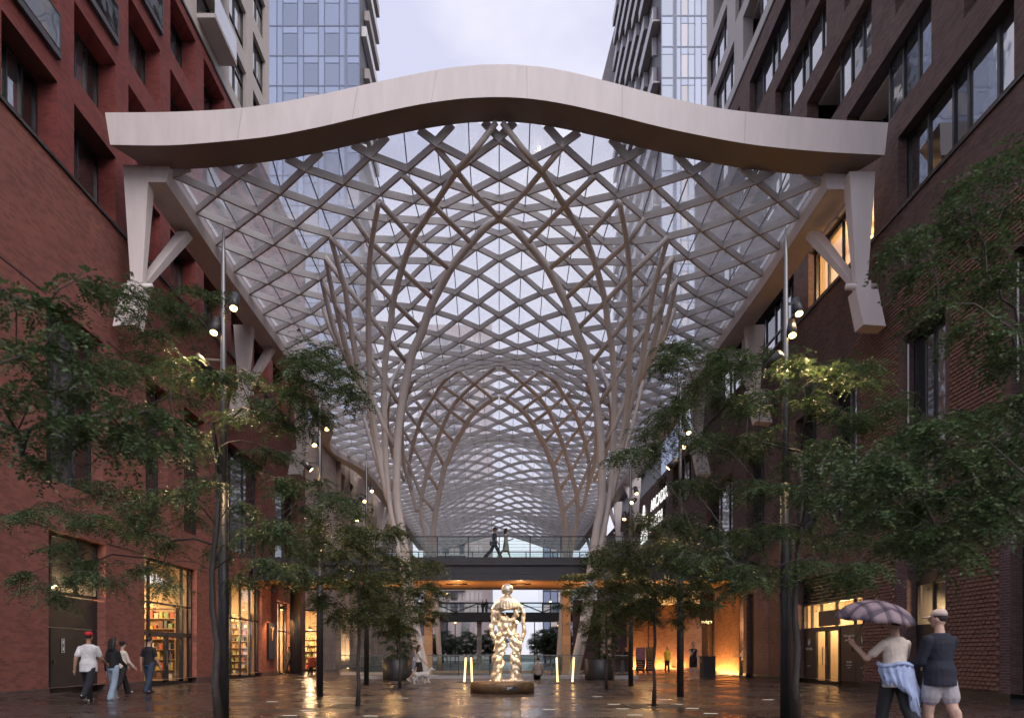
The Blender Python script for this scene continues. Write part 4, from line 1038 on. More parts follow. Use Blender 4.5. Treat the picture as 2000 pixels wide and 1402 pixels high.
for y, nm in ((35.93, 'front'), (41.33, 'rear')):
    q = MB(); q.box(-bx, bx, y-.025, y+.025, 7.38, 7.43); q.build('handrail', M['bridge'], FB)
    for k in range(5):
        q = MB(); q.tube([(-bx,y+.05,6.5+.17*k),(bx,y+.05,6.5+.17*k)], .008, 5); q.build('guard_wire', M['silver'], FB)
    n = 16
    for i in range(n+1):
        x = -bx+2*bx*i/n
        q = MB(); q.box(x-.03, x+.03, y-.03, y+.03, 6.3, 7.38); q.build('guard_post', M['bridge'], FB)
        if i < n:
            g = MB(); g.box(x+.05, x+2*bx/n-.05, y-.008, y+.008, 6.36, 7.34); g.build('guard_panel', M['balglass'], FB)
ORDN6 = ['first','second','third','fourth','fifth','sixth']
for i in range(6):  # strip lights added to warm the soffit and the paving below
    x = -9.6+3.6*i
    t = thing('added_soffit_light', '%s added strip light from the left under the footbridge soffit' % ORDN6[i], 'lamp', (x, 38.6, 5.14))
    q = MB(); q.box(x-.6, x+.6, 38.55, 38.65, 5.15, 5.2); q.build('housing', M['blackmetal'], t)
    q = MB(); q.box(x-.2, x+.2, 38.57, 38.63, 5.14, 5.149); q.build('lens', M['lens_dim'], t)
    point_light(t, (x, 38.6, 4.2), 65, (1,.55,.22), .1)
# far truss bridge
TBr = thing('truss_bridge', 'far truss footbridge seen below the nearer bridge', 'bridge', (0, 88, 5.4))
q = MB(); q.box(-11, 11, 86.9, 90, 5.45, 6.55); q.build('deck_girder', M['bridge'], TBr)
q = MB(); q.box(-11, 11, 86.8, 86.9, 7.65, 7.82); q.build('top_chord', M['bridge'], TBr)
q = MB(); q.box(-11, 11, 86.85, 86.95, 7.2, 7.26); q.build('handrail', M['bridge'], TBr)
for i in range(9):
    x = -11+2.75*i
    q = MB(); q.bar((x,86.85,6.55), (x,86.85,7.66), .14, .14, (1,0,0)); q.build('truss_post', M['bridge'], TBr)
    if i < 8:
        q = MB(); a, b = ((6.55, 7.66), (7.66, 6.55))[i % 2]; q.bar((x,86.8,a), (x+2.75,86.8,b), .14, .14, (0,1,0)); q.build('truss_diagonal', M['bridge'], TBr)
        g = MB(); g.box(x+.1, x+2.65, 87.1, 87.12, 6.58, 7.9); g.build('guard_panel', M['balglass'], TBr)
for i, px in enumerate((936,)):
    x = (px-CX)/F*87.5; q = MB(); q.box(x-.3, x+.3, 87.6, 88.2, 0, 5.45); q.build('pier', M['stone'], TBr)
# square columns carrying the near bridge's far side
for i, px in enumerate((837, 1106)):
    D = 42.3; x = (px-CX)/F*D
    t = thing('square_column', ['pale square column behind the glass guard left of the statue', 'pale square column behind the glass guard right of the statue'][i], 'column', (x, D, 0))
    q = MB(); q.box(x-.24, x+.24, D-.24, D+.24, 0, 6.1); q.build('shaft', M['stone'], t)
    q = MB(); q.box(x-.3, x+.3, D-.3, D+.3, 0, .12); q.build('base_plate', M['grey_beige'], t)
# ================================================================== glass guard round the stair opening
def guard(label, x0, x1, y, z0=0):
    t = thing('glass_guard', label, 'guard', ((x0+x1)/2, y, z0))
    n = max(1, round((x1-x0)/1.5)); wd = (x1-x0)/n
    q = MB(); q.box(x0, x1, y-.06, y+.06, z0, z0+.16); q.build('kerb', M['grey_beige'], t)
    q = MB(); q.box(x0, x1, y-.03, y+.03, z0+1.14, z0+1.19); q.build('handrail', M['silver'], t)
    for i in range(n):
        q = MB(); q.box(x0+i*wd+.02, x0+(i+1)*wd-.02, y-.01, y+.01, z0+.16, z0+1.13); q.build('glass_panel', M['balglass'], t)
        if i: 
            q = MB(); q.box(x0+i*wd-.02, x0+i*wd+.02, y+.012, y+.06, z0+.16, z0+1.13); q.build('post', M['blackmetal'], t)
    return t
guard('glass guard between the two round planters behind the statue', -3.6, 4.2, 34.2)
guard('glass guard left of the left planter beside the light poles', -6.9, -5.7, 34.0)
guard('glass guard right of the right planter', 5.75, 6.9, 34.0)
guard('far glass guard beyond the fan column', -4.6, 5.4, 44.5)
guard('glass guard in front of the pale stone building', -9.4, -6.6, 40.5)
# ================================================================== light poles
def light_pole(label, x, D, sg, heads, aim):
    t = thing('light_pole', label, 'light pole', (x, D, 0), 0, 'light poles in two rows on the plaza')
    q = MB(); q.cyl(x, D, 0, 4.4, .10, .095, 16); q.build('base_sleeve', M['blackmetal'], t, True)
    q = MB(); q.tube([(x,D,4.4),(x,D,7.2),(x,D,8.6),(x,D,9.2)], [.062,.055,.04,.012], 12); q.build('shaft', M['silver'], t, True)
    for i, (dx, z) in enumerate(heads):
        hx = x+dx; hp = Vector((hx, D-.05, z)); tg = Vector(aim[i]); d = (tg-hp).normalized()
        q = MB(); q.tube([hp-d*.2, hp+d*.14], [.085,.09], 14); hd = q.build('spot_head', M['blackmetal'], t, True)
        q = MB(); q.tube([hp+d*.13, hp+d*.15], [.066,.066], 14); q.build('lens', M['warm'], hd)
        q = MB(); q.bar((x,D,z+.1), (hx,D-.05,z+.1), .03, .04); q.build('arm', M['blackmetal'], t)
        st_ = abs(tg.x) < 1.2 and tg.z > 1
        point_light(t, hp+d*.22, (2000 if D > 15 else 500) if st_ else 230, (1,.66,.34), .09, 22 if st_ else 80, tg, 'spot_light', .8)
PX = 5.2
hL = [(.22,7.75),(-.13,7.3),(-.34,6.6)]; hR = [(.20,7.65),(.09,7.25),(-.26,6.65)]
pw = ['beside the big left tree', 'second', 'third']
light_pole('slim light pole rising behind the trunk of the big left tree', -5.15, 12.75, -1, hL, [(-4.2,9.4,0),(-5.6,9.6,0),(-1,20.5,1.8)])
light_pole('light pole in the middle of the left row between the small trees', -5.15, 19.6, -1, hL, [(-4.0,14.5,0),(-4.8,15.5,0),(-.3,20.9,1.6)])
light_pole('farthest light pole of the left row near the round planter', -5.25, 27.0, -1, hL, [(-4,22,0),(-.4,21.2,2.4),(-6,23,0)])
light_pole('slim light pole rising behind the trunk of the big right tree', 5.35, 12.75, 1, hR, [(5.8,9.4,0),(5.0,9.6,0),(1,20.5,1.8)])
light_pole('light pole in the middle of the right row beside the small tree', 5.2, 19.6, 1, hR, [(6,15,0),(4.2,15,0),(.3,21.0,2)])
light_pole('farthest light pole of the right row near the round planter', 5.2, 27.0, 1, hR, [(6,22,0),(.4,21.2,2.4),(4,23,0)])

# ================================================================== trees
def leaf_mesh(name, base, dirs, L, nl, lw, ll, rng, droop=.5):
    """compound leaves: leaflets in pairs along a drooping stalk"""
    n = len(base); base = np.asarray(base); d = np.asarray(dirs); d = d/np.linalg.norm(d, axis=1, keepdims=True)
    up = np.array([0,0,1.0]); side = np.cross(d, up); side += rng.normal(0,.15,side.shape); side /= (np.linalg.norm(side, axis=1, keepdims=True)+1e-9)
    nrm = np.cross(side, d)
    Ls = L*rng.uniform(.7,1.25,(n,1)); V = []; 
    for j in range(nl):
        t = (j+1)/nl
        c = base+d*(Ls*t)+np.array([0,0,-1.0])*(droop*Ls*t*t)
        for s in (-1, 1):
            a = .95-.35*t
            ld = d*math.cos(a)+side*(s*math.sin(a))+rng.normal(0,.22,d.shape); ld /= np.linalg.norm(ld, axis=1, keepdims=True)
            wv = np.cross(ld, nrm+rng.normal(0,.35,d.shape)); wv /= (np.linalg.norm(wv, axis=1, keepdims=True)+1e-9)
            le = ll*rng.uniform(.75,1.2,(n,1)); wi = lw*.5
            V.append(np.stack([c, c+ld*le*.5+wv*wi, c+ld*le, c+ld*le*.5-wv*wi], axis=1))
    V = np.concatenate(V, 0).reshape(-1, 3); nq = len(V)//4
    me = bpy.data.meshes.new(name); me.vertices.add(len(V)); me.vertices.foreach_set('co', V.astype(np.float32).ravel())
    me.loops.add(nq*4); me.loops.foreach_set('vertex_index', np.arange(nq*4, dtype=np.int32))
    me.polygons.add(nq); me.polygons.foreach_set('loop_start', np.arange(0, nq*4, 4, dtype=np.int32)); me.update(calc_edges=True)
    return me
def grow(seed, trunk, clumps, r_base, twigs=8, leaves=8, tw_len=.55, L=.19, nl=7, lw=.017, ll=.042, r_tip=.006, droop=.5):
    """trunk: list of points; clumps: points to reach. Returns (wood mesh builder, leaf arrays)"""
    rng = np.random.default_rng(seed)
    nodes_ = [np.array(p, float) for p in trunk]; par = list(range(-1, len(trunk)-1)); ends = []
    cl = sorted(clumps, key=lambda c: np.linalg.norm(np.array(c)-nodes_[-1]))
    fork = len(trunk)//2
    for c in cl:
        c = np.array(c); best = None
        for i in range(fork, len(nodes_)):
            dv = c-nodes_[i]; ds = np.linalg.norm(dv); pen = ds+max(0, -dv[2]+.15)*1.4
            if best is None or pen < best[0]: best = (pen, i)
        i = best[1]; p = nodes_[i]; dv = c-p; ds = np.linalg.norm(dv); ns = max(2, int(ds/.28))
        bend = np.array([0,0,.22*ds])+rng.normal(0,.05*ds,3); last = i
        for k in range(1, ns+1):
            u = k/ns; q = p+dv*u+bend*4*u*(1-u)*.6+rng.normal(0,.018,3); nodes_.append(q); par.append(last); last = len(nodes_)-1
        ends.append(last)
    cnt = np.zeros(len(nodes_))
    for e in ends:
        j = e
        while j >= 0: cnt[j] += 1; j = par[j]
    tot = max(1, cnt[0]); rad = np.maximum(r_tip, .8*r_base*np.power(np.maximum(cnt, .4)/tot, .56))
    nt_ = len(trunk)
    for i in range(nt_): rad[i] = max(rad[i], r_base*(1-.42*i/nt_)*(1.35 if i == 0 else 1))
    mb = MB(); kids = {}
    for i, p in enumerate(par):
        if p >= 0: kids.setdefault(p, []).append(i)
    done = set()
    def run(s):
        stack = [s]
        while stack:
            st = stack.pop(); path = [st]; cur = st
            ks = kids.get(cur, [])
            if par[st] >= 0: path = [par[st], st]
            while kids.get(cur):
                ks = sorted(kids[cur], key=lambda k: -cnt[k])
                for k in ks[1:]: stack.append(k)
                cur = ks[0]; path.append(cur)
            if len(path) >= 2:
                rr = [rad[j] for j in path]
                if par[st] >= 0: rr[0] = rr[1]
                mb.tube([nodes_[j] for j in path], rr, 10 if rr[0] > .05 else (6 if rr[0] > .02 else 5))
    run(0)
    B = []; Dr = []
    axis = np.array(trunk[-1])
    for e in ends:
        c = nodes_[e]; outv = c-axis; outv[2] *= .3; outv = outv/(np.linalg.norm(outv)+1e-6)
        for k in range(twigs):
            a = rng.uniform(0, 2*math.pi); dv = np.array([math.cos(a), math.sin(a), rng.uniform(-.45,.35)])+outv*.55; dv /= np.linalg.norm(dv)
            ln = tw_len*rng.uniform(.6,1.2); p1 = c+dv*ln+np.array([0,0,-.18*ln])
            mb.tube([c, c+dv*ln*.5+np.array([0,0,.02]), p1], [r_tip*.8, r_tip*.6, r_tip*.3], 4, cap=False)
            for j in range(leaves):
                u = (j+.6)/leaves; p = c+dv*ln*u+np.array([0,0,-.18*ln*u*u])
                sv = np.cross(dv, [0,0,1]); sv /= np.linalg.norm(sv)+1e-6
                ld = dv*.6+sv*(1 if j % 2 else -1)*rng.uniform(.5,1)+np.array([0,0,rng.uniform(-.55,.15)])
                B.append(p); Dr.append(ld)
    me = leaf_mesh('crown', B, Dr, L, nl, lw, ll, rng, droop)
    return mb, me
def ell_clumps(seed, n, c, r, mind=.5, hole=.25, zmin=None, keep=None):
    rg = random.Random(seed); out_ = []; tries = 0
    while len(out_) < n and tries < 30000:
        tries += 1
        u = [rg.uniform(-1,1) for _ in range(3)]; q = u[0]**2+u[1]**2+u[2]**2
        if q > 1 or q < hole: continue
        p = (c[0]+u[0]*r[0], c[1]+u[1]*r[1], c[2]+u[2]*r[2])
        if keep and not keep(p): continue
        if any((p[0]-o[0])**2+(p[1]-o[1])**2+((p[2]-o[2])*1.3)**2 < mind*mind for o in out_): continue
        out_.append(p)
    return out_
def tree(label, loc, built, leafm, rz=0, group='honey locust trees on the plaza', name='locust_tree'):
    wood, crown = built
    t = thing(name, label, 'tree', loc, rz, group)
    if rz == 0: ORG[t.name] = Vector((0,0,0))
    if not isinstance(wood, bpy.types.Mesh):
        wood = wood.mesh('trunk'); wood.polygons.foreach_set('use_smooth', [True]*len(wood.polygons))
    o = bpy.data.objects.new('trunk', wood); COL.objects.link(o); o.parent = t
    if not len(wood.materials): wood.materials.append(M['bark'])
    o = bpy.data.objects.new('crown', crown); COL.objects.link(o); o.parent = t
    if not len(crown.materials): crown.materials.append(leafm)
    return wood, crown
# big left tree (trunk local at origin)
def lp(px, py, D, org): v = at(px, py, D); return (v.x-org[0], v.y-org[1], v.z)
LO = (-4.98, 12.1, 0)
trunkL = [(.02,0,0),(-.06,0,.7),(-.02,.02,1.4),(-.10,0,2.0),(-.12,.02,2.7),(-.05,.05,3.5),(.02,.05,4.4),(-.1,0,5.3)]
pts = [(75,1140),(120,1160),(170,1130),(120,1075),(165,1085),(230,1120),(300,1105),(350,1130),(70,1000),(110,985),(150,1000),(200,1010),(250,990),(300,1005),(200,950),(260,940),(330,950),
       (280,610),(250,580),(300,650),(350,600),(390,590),(370,640),(300,690),(260,730),(340,720),(400,720),(230,780),(290,800),(360,790),(420,760),(470,740),(510,800),(450,820),(390,860),(320,880),
       (260,860),(470,890),(530,870),(580,720),(610,690),(640,720),(560,780),(600,760),(660,750),(690,760),(620,810),(570,840),(540,940),(600,930),(640,960),(590,1000),(520,1010),(460,980),(420,930),(380,1000),
       (430,1060),(330,1060),(500,1080),(560,1090),(280,1050),(460,1130),(240,830),(200,760),(200,700),(480,1040),(540,1050),(600,700)]
rg = random.Random(11)
clL = [lp(x+rg.uniform(-14,14), y+rg.uniform(-12,12), 12.1+rg.uniform(-1.5,1.5), LO) for x, y in pts]
clL += [lp(x+rg.uniform(-30,30), y+rg.uniform(-20,20), 12.1+rg.uniform(-2.0,2.0), LO) for x, y in pts[::2]]
tree('big locust tree in front of the red brick wall, left of the statue', LO, grow(5, trunkL, clL, .066, 10, 8, .45, .18, 7, .021, .052), M['leaf'])
RO = (5.42, 12.45, 0)
trunkR = [(0,0,0),(-.02,0,.7),(.02,0,1.3),(-.02,.02,1.9),(.0,.05,2.5),(.05,.02,3.2),(.1,0,4.0),(.05,0,4.8)]
pts = [(1230,880),(1270,850),(1210,900),(1300,830),(1340,790),(1310,720),(1340,700),(1380,720),(1420,700),(1470,720),(1520,700),(1570,720),(1610,740),(1650,730),(1690,740),(1720,780),(1400,780),(1460,790),(1520,780),(1580,800),(1640,800),(1690,830),(1730,850),
       (1260,920),(1310,900),(1370,860),(1430,860),(1490,860),(1560,880),(1620,880),(1680,900),(1740,920),(1290,970),(1350,950),(1410,950),(1480,950),(1550,960),(1620,960),(1680,980),(1740,990),(1330,1020),(1400,1030),(1460,1030),(1530,1040),(1600,1040),(1660,1050),(1720,1060),
       (1380,1080),(1440,1090),(1500,1100),(1570,1100),(1640,1110),(1700,1110),(1420,1120),(1760,1050),(1480,1130),(1250,960),(1350,1070),(1240,1000)]
rg = random.Random(21)
pts = [p for p in pts if not (p[0] < 1320 and p[1] > 890)]
clR = [lp(x+rg.uniform(-14,14), y+rg.uniform(-12,12), 12.4+rg.uniform(-1.6,1.6), RO) for x, y in pts]
clR += [lp(x+rg.uniform(-30,30), y+rg.uniform(-20,20), 12.6+rg.uniform(-2.0,2.2), RO) for x, y in pts]
tree('big locust tree in front of the dark brick wall, right of the statue', RO, grow(7, trunkR, clR, .066, 10, 8, .45, .18, 7, .021, .052), M['leaf'])
# smaller trees
def small(seed, h, n, rx, rz_, zc_):
    tr = [(0,0,0),(.02,0,.5),(-.01,.01,1.0),(.03,0,1.5),(.02,.02,1.9),(.05,0,2.4),(0,.03,zc_)]
    return grow(seed, tr, ell_clumps(seed, n, (0,0,zc_), (rx,rx,rz_), .42, .08), .045, 9, 8, .42, .17, 5, .028, .062)
sm1 = small(31, 4.6, 60, 1.75, 1.35, 3.25); sm2 = small(32, 4.4, 58, 1.7, 1.25, 3.2)
w1, c1 = tree('small locust tree left of the statue in the nearer pair', gnd(699,1378), sm1, M['leaf2'])
w2, c2 = tree('small locust tree right of the statue in the nearer pair', gnd(1277,1378), sm2, M['leaf2'])
tree('small locust tree behind the nearer one, left beside the planter', gnd(781,1344), (w2, c2), M['leaf2'], 2.1)
tree('small locust tree behind the nearer one, right beside the planter', gnd(1185,1345), (w1, c1), M['leaf2'], 3.9)
# foreground boughs at both picture edges belong to trees just out of frame
FO = (-5.4, 5.6, 0)
trF = [(0,0,0),(0,0,1),(.1,0,2.0),(.2,0,2.8),(.3,0,3.6),(.3,0,4.4)]
pts = [(20,590),(60,600),(100,600),(30,680),(80,690),(130,640),(20,770),(70,760),(120,760),(170,730),(40,830),(90,840),(150,820),(200,800),(250,830),(300,850),(180,860),(230,880),(-40,640),(-60,760),(-30,850),(140,560),(60,880),(280,800)]
rg = random.Random(41)
clF = [lp(x+rg.uniform(-10,10), y+rg.uniform(-10,10), 5.4+rg.uniform(-.6,.6), FO) for x, y in pts]
tree('overhanging bough of a near locust tree at the left picture edge', FO, grow(43, trF, clF, .04, 6, 6, .27, .15, 7, .022, .046, .004), M['leaf'])
GO = (6.1, 6.4, 0)
trG = [(0,0,0),(0,0,1),(-.1,0,2.0),(-.2,0,2.8),(-.3,0,3.6),(-.3,0,4.6)]
pts = [(1990,310),(1950,320),(1900,360),(1880,400),(1960,400),(1840,440),(1800,470),(1900,450),(1960,480),(1760,500),(1820,520),(1880,540),(1940,560),(1990,520),(1850,590),(1920,620),(1980,640),(1990,780),(1940,790),(1880,800),(1820,820),(1770,850),(1720,880),(1690,930),(1750,930),
       (1810,900),(1870,870),(1930,870),(1980,860),(1660,960),(1700,1000),(1770,990),(1830,960),(1890,940),(1950,930),(1990,930),(1840,1020),(1900,1000),(1960,1000),(1780,1040),(1640,900),(1990,700),(1950,980),(1870,1060)]
rg = random.Random(51)
clG = [lp(x+rg.uniform(-10,10), y+rg.uniform(-10,10), 6.2+rg.uniform(-.7,.7), GO) for x, y in pts]
clG += [lp(x+rg.uniform(-22,22), y+rg.uniform(-16,16), 6.2+rg.uniform(-.8,.8), GO) for x, y in pts[17:]]
tree('overhanging bough of a near locust tree at the right picture edge', GO, grow(53, trG, clG, .045, 7, 6, .27, .16, 7, .022, .046, .004), M['leaf'])
# far trees at the end of the street
far = [(865,1278,100,3.2,2.4),(910,1278,104,3.0,2.4),(958,1279,98,2.2,1.9),(1065,1278,96,3.4,2.7),(1110,1278,110,3.4,3.0),(1085,1278,84,1.9,2.2)]
farb = grow(61, [(0,0,0),(0,0,.6),(0,0,1.1),(0,0,1.8),(0,0,2.6)], ell_clumps(61, 60, (0,0,2.9), (2.2,2.2,1.7), .5, .05), .11, 7, 5, .7, .3, 4, .10, .16, .02)
fw = fc = None
for i, (px, py, D, sx_, sz_) in enumerate(far):
    v = ((px-CX)/F*D, D, 0)
    lab = ['round green tree far off at the left end of the truss bridge','round green tree far off between the truss bridge pier and its left end','small far tree just left of the statue hips','wide far tree right of the statue under the truss bridge','rightmost far tree beyond the truss bridge','slim far tree nearest behind the right glass guard'][i]
    fw, fc = tree(lab, v, farb if i == 0 else (fw, fc), M['leaf3'], i*1.3+.01, 'far trees beyond the truss bridge', 'round_tree')
# grates at the feet of the plaza trees
for i, (p, lab) in enumerate((((-4.98,12.1), 'iron tree grate under the big left tree'), ((5.42,12.45), 'iron tree grate under the big right tree'), (tuple(gnd(699,1378))[:2], 'iron tree grate under the nearer small left tree'), (tuple(gnd(1277,1378))[:2], 'iron tree grate under the nearer small right tree'), (tuple(gnd(781,1344))[:2], 'iron tree grate under the farther small left tree'), (tuple(gnd(1185,1345))[:2], 'iron tree grate under the farther small right tree'))):
    x, y = p; t = thing('tree_grate', lab, 'tree grate', (x, y, 0), 0, 'iron tree grates')
    q = MB()
    for b_ in ((-.62,.62,-.62,-.57),(-.62,.62,.57,.62),(-.62,-.57,-.57,.57),(.57,.62,-.57,.57)): q.box(x+b_[0], x+b_[1], y+b_[2], y+b_[3], .0, .012)
    q.build('frame', M['blackmetal'], t)
    for k in range(9):
        q = MB(); yy = y-.52+.13*k
        if abs(yy-y) < .16: q.box(x-.565, x-.16, yy-.035, yy+.035, 0, .010); q.build('slat', M['blackmetal'], t); q = MB(); q.box(x+.16, x+.565, yy-.035, yy+.035, 0, .010); q.build('slat', M['blackmetal'], t)
        else: q.box(x-.565, x+.565, yy-.035, yy+.035, 0, .010); q.build('slat', M['blackmetal'], t)
# ================================================================== planters with shrubs
shr = None
for i, (px, D) in enumerate(((776, 33.2), (1170, 33.2))):
    x = (px-CX)/F*D
    t = thing('planter', ['round black planter left of the statue', 'round black planter right of the statue'][i], 'planter', (x, D, 0), 0, 'black round planters')
    q = MB(); q.loft([((x,D,.0),.68,.68),((x,D,.04),.70,.70),((x,D,.98),.70,.70),((x,D,1.0),.66,.66),((x,D,.93),.64,.64)], 32); q.build('tub', M['blackmetal'], t, True)
    q = MB(); q.cyl(x, D, .88, .94, .63, n=24); q.build('soil', pm('soil_%d' % i, (.03,.02,.015), .9), t)
    if shr is None:
        shr = grow(71, [(0,0,0),(0,0,.15),(0,0,.3),(0,0,.7),(0,0,1.2)], ell_clumps(71, 46, (0,0,.95), (.75,.75,1.05), .28, .0, keep=lambda p: p[2] > .05), .035, 7, 6, .25, .10, 4, .03, .05, .005)
    w_, c_ = shr
    t2 = thing('shrub', ['leafy shrub filling the left round planter', 'leafy shrub filling the right round planter'][i], 'shrub', (x, D, .94))
    if not isinstance(w_, bpy.types.Mesh): w_ = w_.mesh('stem'); shr = (w_, c_); w_.materials.append(M['bark']); c_.materials.append(M['leaf3'])
    for nm, me in (('stem', w_), ('foliage', c_)):
        o = bpy.data.objects.new(nm, me); COL.objects.link(o); o.parent = t2
# ================================================================== LED stands behind the statue
for i, (pa, pb) in enumerate(((907, 922), (1089, 1118))):
    D = 28.4; xa_ = (pa-CX)/F*D; xb_ = (pb-CX)/F*D
    t = thing('light_stand', ['pair of glowing light tubes behind the statue on its left', 'pair of glowing light tubes behind the statue on its right'][i], 'light stand', ((xa_+xb_)/2, D, 0), 0, 'glowing tube stands')
    for j, x in enumerate((xa_, xb_)):
        ln = .06 if (j+i) % 2 == 0 else -.04
        q = MB(); q.tube([(x+ln,D,1.08),(x,D,.07)], .035, 10); q.build('light_tube', M['led'], t, True)
        q = MB(); q.box(x-.05, x+.05, D-.05, D+.05, .0, .07); q.build('foot', M['blackmetal'], t)
# ================================================================== in-ground lights and strips
ORDW = ['first','second','third','fourth','fifth','sixth','seventh','eighth','ninth','tenth','eleventh']
gl = [(1073,1385),(1166,1360),(1199,1375),(1216,1384),(1240,1396),(1296,1366),(1322,1375),(1352,1383),(1388,1393),(787,1363),(724,1398),(532,1370),(600,1387),(566,1397),(675,1362),(658,1373),(1500,1366)]
for i, (px, py) in enumerate(sorted(gl)):
    p = gnd(px, py); side = 'left' if px < 975 else 'right'
    k = i+1 if px < 975 else i+1-sum(1 for g in gl if g[0] < 975)
    t = thing('ground_light', '%s flush light bar from the left in the paving %s of the statue' % (ORDW[k-1], side), 'ground light', p, 0, 'flush light bars in the paving')
    q = MB(); q.box(p.x-.16, p.x+.16, p.y-.05, p.y+.05, .0, .006); q.build('frame', M['silver'], t)
    q = MB(); q.box(p.x-.14, p.x+.14, p.y-.035, p.y+.035, .007, .010); q.build('lens', M['white_dash'], t)
for i, (a, b) in enumerate((((350,1403),(418,1386)), ((1545,1392),(1640,1404)))):
    p, r = gnd(*a), gnd(*b)
    q = MB(); q.bar(p+Vector((0,0,.006)), r+Vector((0,0,.006)), .05, .012); o = q.build('drain_strip', M['silver'])
    props(o, ['pale metal strip set in the paving near the big left tree', 'pale metal strip set in the paving near the big right tree'][i], 'strip')

# ================================================================== statue
def bronze():
    m, t, o = new_mat('polished_pale_bronze')
    tc_ = N(t, 'ShaderNodeTexCoord'); nz = N(t, 'ShaderNodeTexNoise', {'Vector': tc_.outputs['Object'], 'Scale': 11, 'Detail': 6})
    rp = N(t, 'ShaderNodeValToRGB', {0: nz.outputs['Fac']}); rp.color_ramp.elements[0].color = (.56,.44,.30,1); rp.color_ramp.elements[1].color = (.95,.87,.73,1)
    rp.color_ramp.elements[0].position = .35; rp.color_ramp.elements[1].position = .65
    bp = N(t, 'ShaderNodeBump', {'Height': nz.outputs['Fac'], 'Strength': .6, 'Distance': .04})
    b = N(t, 'ShaderNodeBsdfPrincipled', {'Base Color': rp.outputs[0], 'Metallic': .62, 'Roughness': .38, 'Normal': bp.outputs[0]}); t.links.new(b.outputs[0], o.inputs[0]); return m
M['bronze'] = bronze()
SX, SD_ = at(981,1300,21.6).x, 21.75
pd = thing('statue_plinth', 'low round bronze plinth under the standing figure', 'plinth', (SX, SD_, 0))
M['plinth'] = pm('dark_bronze_plinth', (.16,.10,.055), .4, .35, var=.35, scale=6, bump=.2)
q = MB(); q.loft([((SX,SD_,0),1.02,.98),((SX,SD_,.30),1.02,.98),((SX,SD_,.34),1.0,.96),((SX,SD_,.37),.9,.86)], 48); q.build('disc', M['plinth'], pd, True)
q = MB(); q.box(SX+.12, SX+.44, SD_-1.0, SD_-.955, .13, .24); pl = q.build('plaque', M['frame'], pd)
for k in range(3):
    q = MB(); q.box(SX+.14, SX+.14+(.17,.13,.05)[k], SD_-1.004, SD_-1.0, .205-.03*k, .218-.03*k); q.build('plaque_line', M['white'], pl)
ST = thing('statue', 'pale gold figure of tangled forms with a plain ball for a head', 'statue', (SX, SD_, .36))
sb = MB(); rs = random.Random(12)
def sp(px, py, dy=0): v = at(px, py, SD_); return Vector((v.x, SD_+dy, v.z))
# coiled legs
for leg, pth in ((0, [(972,1334),(970,1318),(973,1300),(971,1284),(976,1268),(976,1252),(981,1238)]), (1, [(1007,1334),(1006,1318),(1009,1300),(1006,1284),(1010,1268),(1007,1252),(1002,1238)])):
    P = spl([sp(*p) for p in pth], 5)
    sb.tube(P, [.11+.035*math.sin(i*.9)+.02*i/len(P) for i in range(len(P))], 10)
    for h in range(3):
        Q = []; ph = h*2.1+leg
        for i, p in enumerate(P):
            a = ph+i*.36*(1 if leg == 0 else -1); rr = .118+.035*math.sin(i*.55+h)
            Q.append(p+Vector((math.cos(a)*rr, math.sin(a)*rr*.9, .02*math.sin(i*1.7))))
        sb.tube(Q, [.055+.032*abs(math.sin(i*.8+h)) for i in range(len(Q))], 8)
    for k in range(26):
        p = rs.choice(P); a = rs.uniform(0, 6.28); sb.sphere(p+Vector((math.cos(a)*.15, math.sin(a)*.15, rs.uniform(-.05,.05))), (rs.uniform(.03,.06), rs.uniform(.03,.06), rs.uniform(.05,.10)), 8, 6)
# torso of bent limbs with gaps
for pth, r0 in (([(984,1238),(976,1222),(979,1208),(972,1196),(978,1186)], .085), ([(1000,1238),(1006,1225),(1002,1212),(1008,1198),(1004,1186)], .07), ([(970,1243),(985,1232),(1002,1222),(1010,1214)], .065),
                ([(1000,1244),(990,1228),(985,1214),(992,1204)], .07), ([(978,1206),(990,1212),(1004,1210)], .06), ([(969,1200),(968,1210),(974,1222)], .05), ([(990,1240),(992,1222)], .08)):
    P = spl([sp(x, y, rs.uniform(-.12,.12)) for x, y in pth], 5); sb.tube(P, [r0*(.85+.35*abs(math.sin(i*.7))) for i in range(len(P))], 9)
# draped shoulders
for k in range(15):
    u = k/14; a = math.pi*(-.08+1.16*u)
    x0 = 990-math.cos(a)*22; dy = -.22*math.sin(a)
    P = spl([sp(990-math.cos(a)*3, 1166, dy*.3), sp(990-math.cos(a)*13, 1171, dy*.9), sp(x0, 1180, dy), sp(x0, 1189+rs.uniform(-2,3), dy*.95)], 4); sb.tube(P, [.03,.045]+[.05]*(len(P)-3)+[.03], 7)
    P = [Vector((p.x, 2*SD_-p.y, p.z)) for p in P]; sb.tube(P, .045, 7)
sb.tube([sp(990,1190), sp(990,1168)], [.27,.07], 12)
